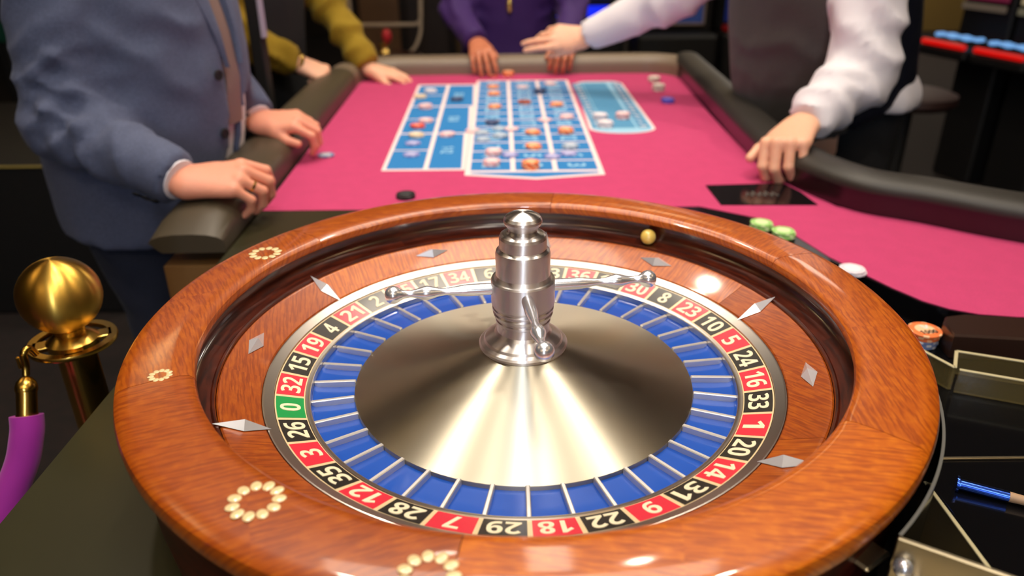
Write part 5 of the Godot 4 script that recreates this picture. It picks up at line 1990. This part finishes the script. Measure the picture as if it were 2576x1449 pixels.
	var sg := thing("exit_lamp", "tiny green lamp glowing in the dark at the far left", "lamp", L(-2.75, -0.1, -3.6))
	mb = MB.new()
	mb.box(Vector3.ZERO, Vector3(0.16, 0.1, 0.03), 0.006)
	obj("lamp_face", mb, glow(rgb8(10, 70, 50), 0.25), sg)
	mb = MB.new()
	mb.box(Vector3(0, -0.42, -0.03), Vector3(0.05, 0.74, 0.03), 0.004)
	obj("bracket", mb, M.blackmatt, sg)


func slot_machine(k: int) -> void:
	# the row runs away along z; the faces look towards -x
	var z := -3.28 + 0.325 * k
	var x := 2.19 + 0.09 * k
	var lab: String = ["slot machine with a red lit edge and glowing blue buttons, nearest the croupier", "slot machine with a bright coloured screen above blue buttons, at the right edge", "dark end slot machine nearest the table at the right edge"][k]
	var t := thing("slot_machine", lab, "slot machine", L(x, -0.865, z))
	t.rotation.y = -PI / 2 + 0.26
	var mb := MB.new()
	mb.box(Vector3(0.03, 0.32, -0.34), Vector3(0.25, 0.64, 0.34), 0.01)
	mb.box(Vector3(0, 1.15, -0.36), Vector3(0.31, 1.0, 0.34), 0.01)
	mb.box(Vector3(0, 0.665, -0.18), Vector3(0.31, 0.05, 0.44), 0.01)
	obj("cabinet", mb, M.blackmatt, t)
	mb = MB.new()
	mb.box(Vector3(0, 0.705, 0.03), Vector3(0.285, 0.026, 0.03), 0.008)
	obj("red_light_bar", mb, glow(rgb8(255, 14, 10), 1.3 if k < 2 else 0.0), t)
	for i in 6:
		mb = MB.new()
		mb.box(Vector3(-0.115 + 0.046 * i, 0.735, -0.05 - 0.02 * (i % 2)), Vector3(0.034, 0.018, 0.05), 0.006)
		obj("button_light", mb, glow(rgb8(130, 190, 255), 1.7 if k < 2 else 0.0), t)
	mb = MB.new()
	mb.box(Vector3(0, 1.02, -0.185), Vector3(0.27, 0.24, 0.012), 0.003, Basis(Vector3.RIGHT, -0.12))
	obj("screen", mb, glow([rgb8(120, 30, 60), rgb8(190, 170, 130), rgb8(30, 30, 40)][k], 1.1), t)
	mb = MB.new()
	mb.box(Vector3(0, 0.87, -0.165), Vector3(0.27, 0.03, 0.014), 0.003)
	obj("lower_screen_strip", mb, glow([rgb8(150, 130, 110), rgb8(170, 160, 130), rgb8(40, 40, 40)][k], 0.5), t)
	if k == 1:
		mb = MB.new()
		mb.box(Vector3(0, 1.2, -0.19), Vector3(0.26, 0.08, 0.02), 0.003)
		obj("banner_screen", mb, glow(rgb8(120, 50, 130), 0.6), t)


func stool(at: Vector3, label: String, h: float) -> void:
	var t := thing("stool", label, "stool", at)
	var mb := MB.new()
	mb.lathe(V2([0.0, h - 0.05, 0.17, h - 0.05, 0.185, h - 0.03, 0.18, h - 0.005, 0.14, h + 0.008, 0.0, h + 0.012]), 32)
	obj("seat", mb, mat(rgb8(40, 18, 16), 0.6), t)
	mb = MB.new()
	mb.lathe(V2([0.0, 0.0, 0.2, 0.0, 0.2, 0.015, 0.04, 0.045, 0.028, 0.08, 0.028, h - 0.05, 0.0, h - 0.05]), 28)
	obj("pedestal", mb, M.blackmatt, t)
	mb = MB.new()
	mb.lathe(V2([0.13, 0.22, 0.142, 0.22, 0.142, 0.232, 0.13, 0.232]), 32, 0, TAU, true)
	for k in 3:
		mb.box(Vector3(cos(TAU * k / 3.0) * 0.08, 0.226, sin(TAU * k / 3.0) * 0.08), Vector3(0.12, 0.01, 0.012), 0.002, Basis(Vector3.UP, -TAU * k / 3.0))
	obj("foot_ring", mb, M.nickel, t)


func chair(at: Vector3, label: String) -> void:
	var t := thing("chair", label, "chair", at)
	var mb := MB.new()
	var ring := []
	for q in arc(Vector2(-0.18, 0.72), 0.045, PI, PI * 1.5, 4):
		ring.append(Vector3(q.x, q.y, 0))
	for q in arc(Vector2(0.18, 0.72), 0.045, PI * 1.5, TAU, 4):
		ring.append(Vector3(q.x, q.y, 0))
	ring.append(Vector3(0.235, 1.0, -0.04))
	for q in arc(Vector2(0.18, 1.06), 0.055, 0, PI / 2, 4):
		ring.append(Vector3(q.x, q.y, -0.05))
	for q in arc(Vector2(-0.18, 1.06), 0.055, PI / 2, PI, 4):
		ring.append(Vector3(q.x, q.y, -0.05))
	ring.append(Vector3(-0.235, 1.0, -0.04))
	ring.append(ring[0])
	mb.tube(ring, [0.013], 10)
	obj("back_frame", mb, mat(rgb8(206, 184, 158), 0.4), t, 180)
	mb = MB.new()
	mb.box(Vector3(0, 0.46, 0.2), Vector3(0.44, 0.05, 0.42), 0.02)
	obj("seat", mb, mat(rgb8(60, 44, 34), 0.7), t)
	mb = MB.new()
	mb.tube(smooth_path([Vector3(0.225, 0.75, 0), Vector3(0.22, 0.62, 0.05), Vector3(0.16, 0.52, 0.1), Vector3(0.0, 0.47, 0.02)], 5), [0.011], 10)
	obj("back_support", mb, mat(rgb8(190, 170, 146), 0.4), t, 180)
	for q in [[-0.2, 0.02], [0.2, 0.02], [-0.19, 0.38], [0.19, 0.38]]:
		mb = MB.new()
		mb.tube([Vector3(q[0], 0.45, q[1]), Vector3(q[0] * 1.08, 0.0, q[1])], [0.013], 10)
		obj("leg", mb, mat(rgb8(150, 134, 116), 0.4), t, 180)
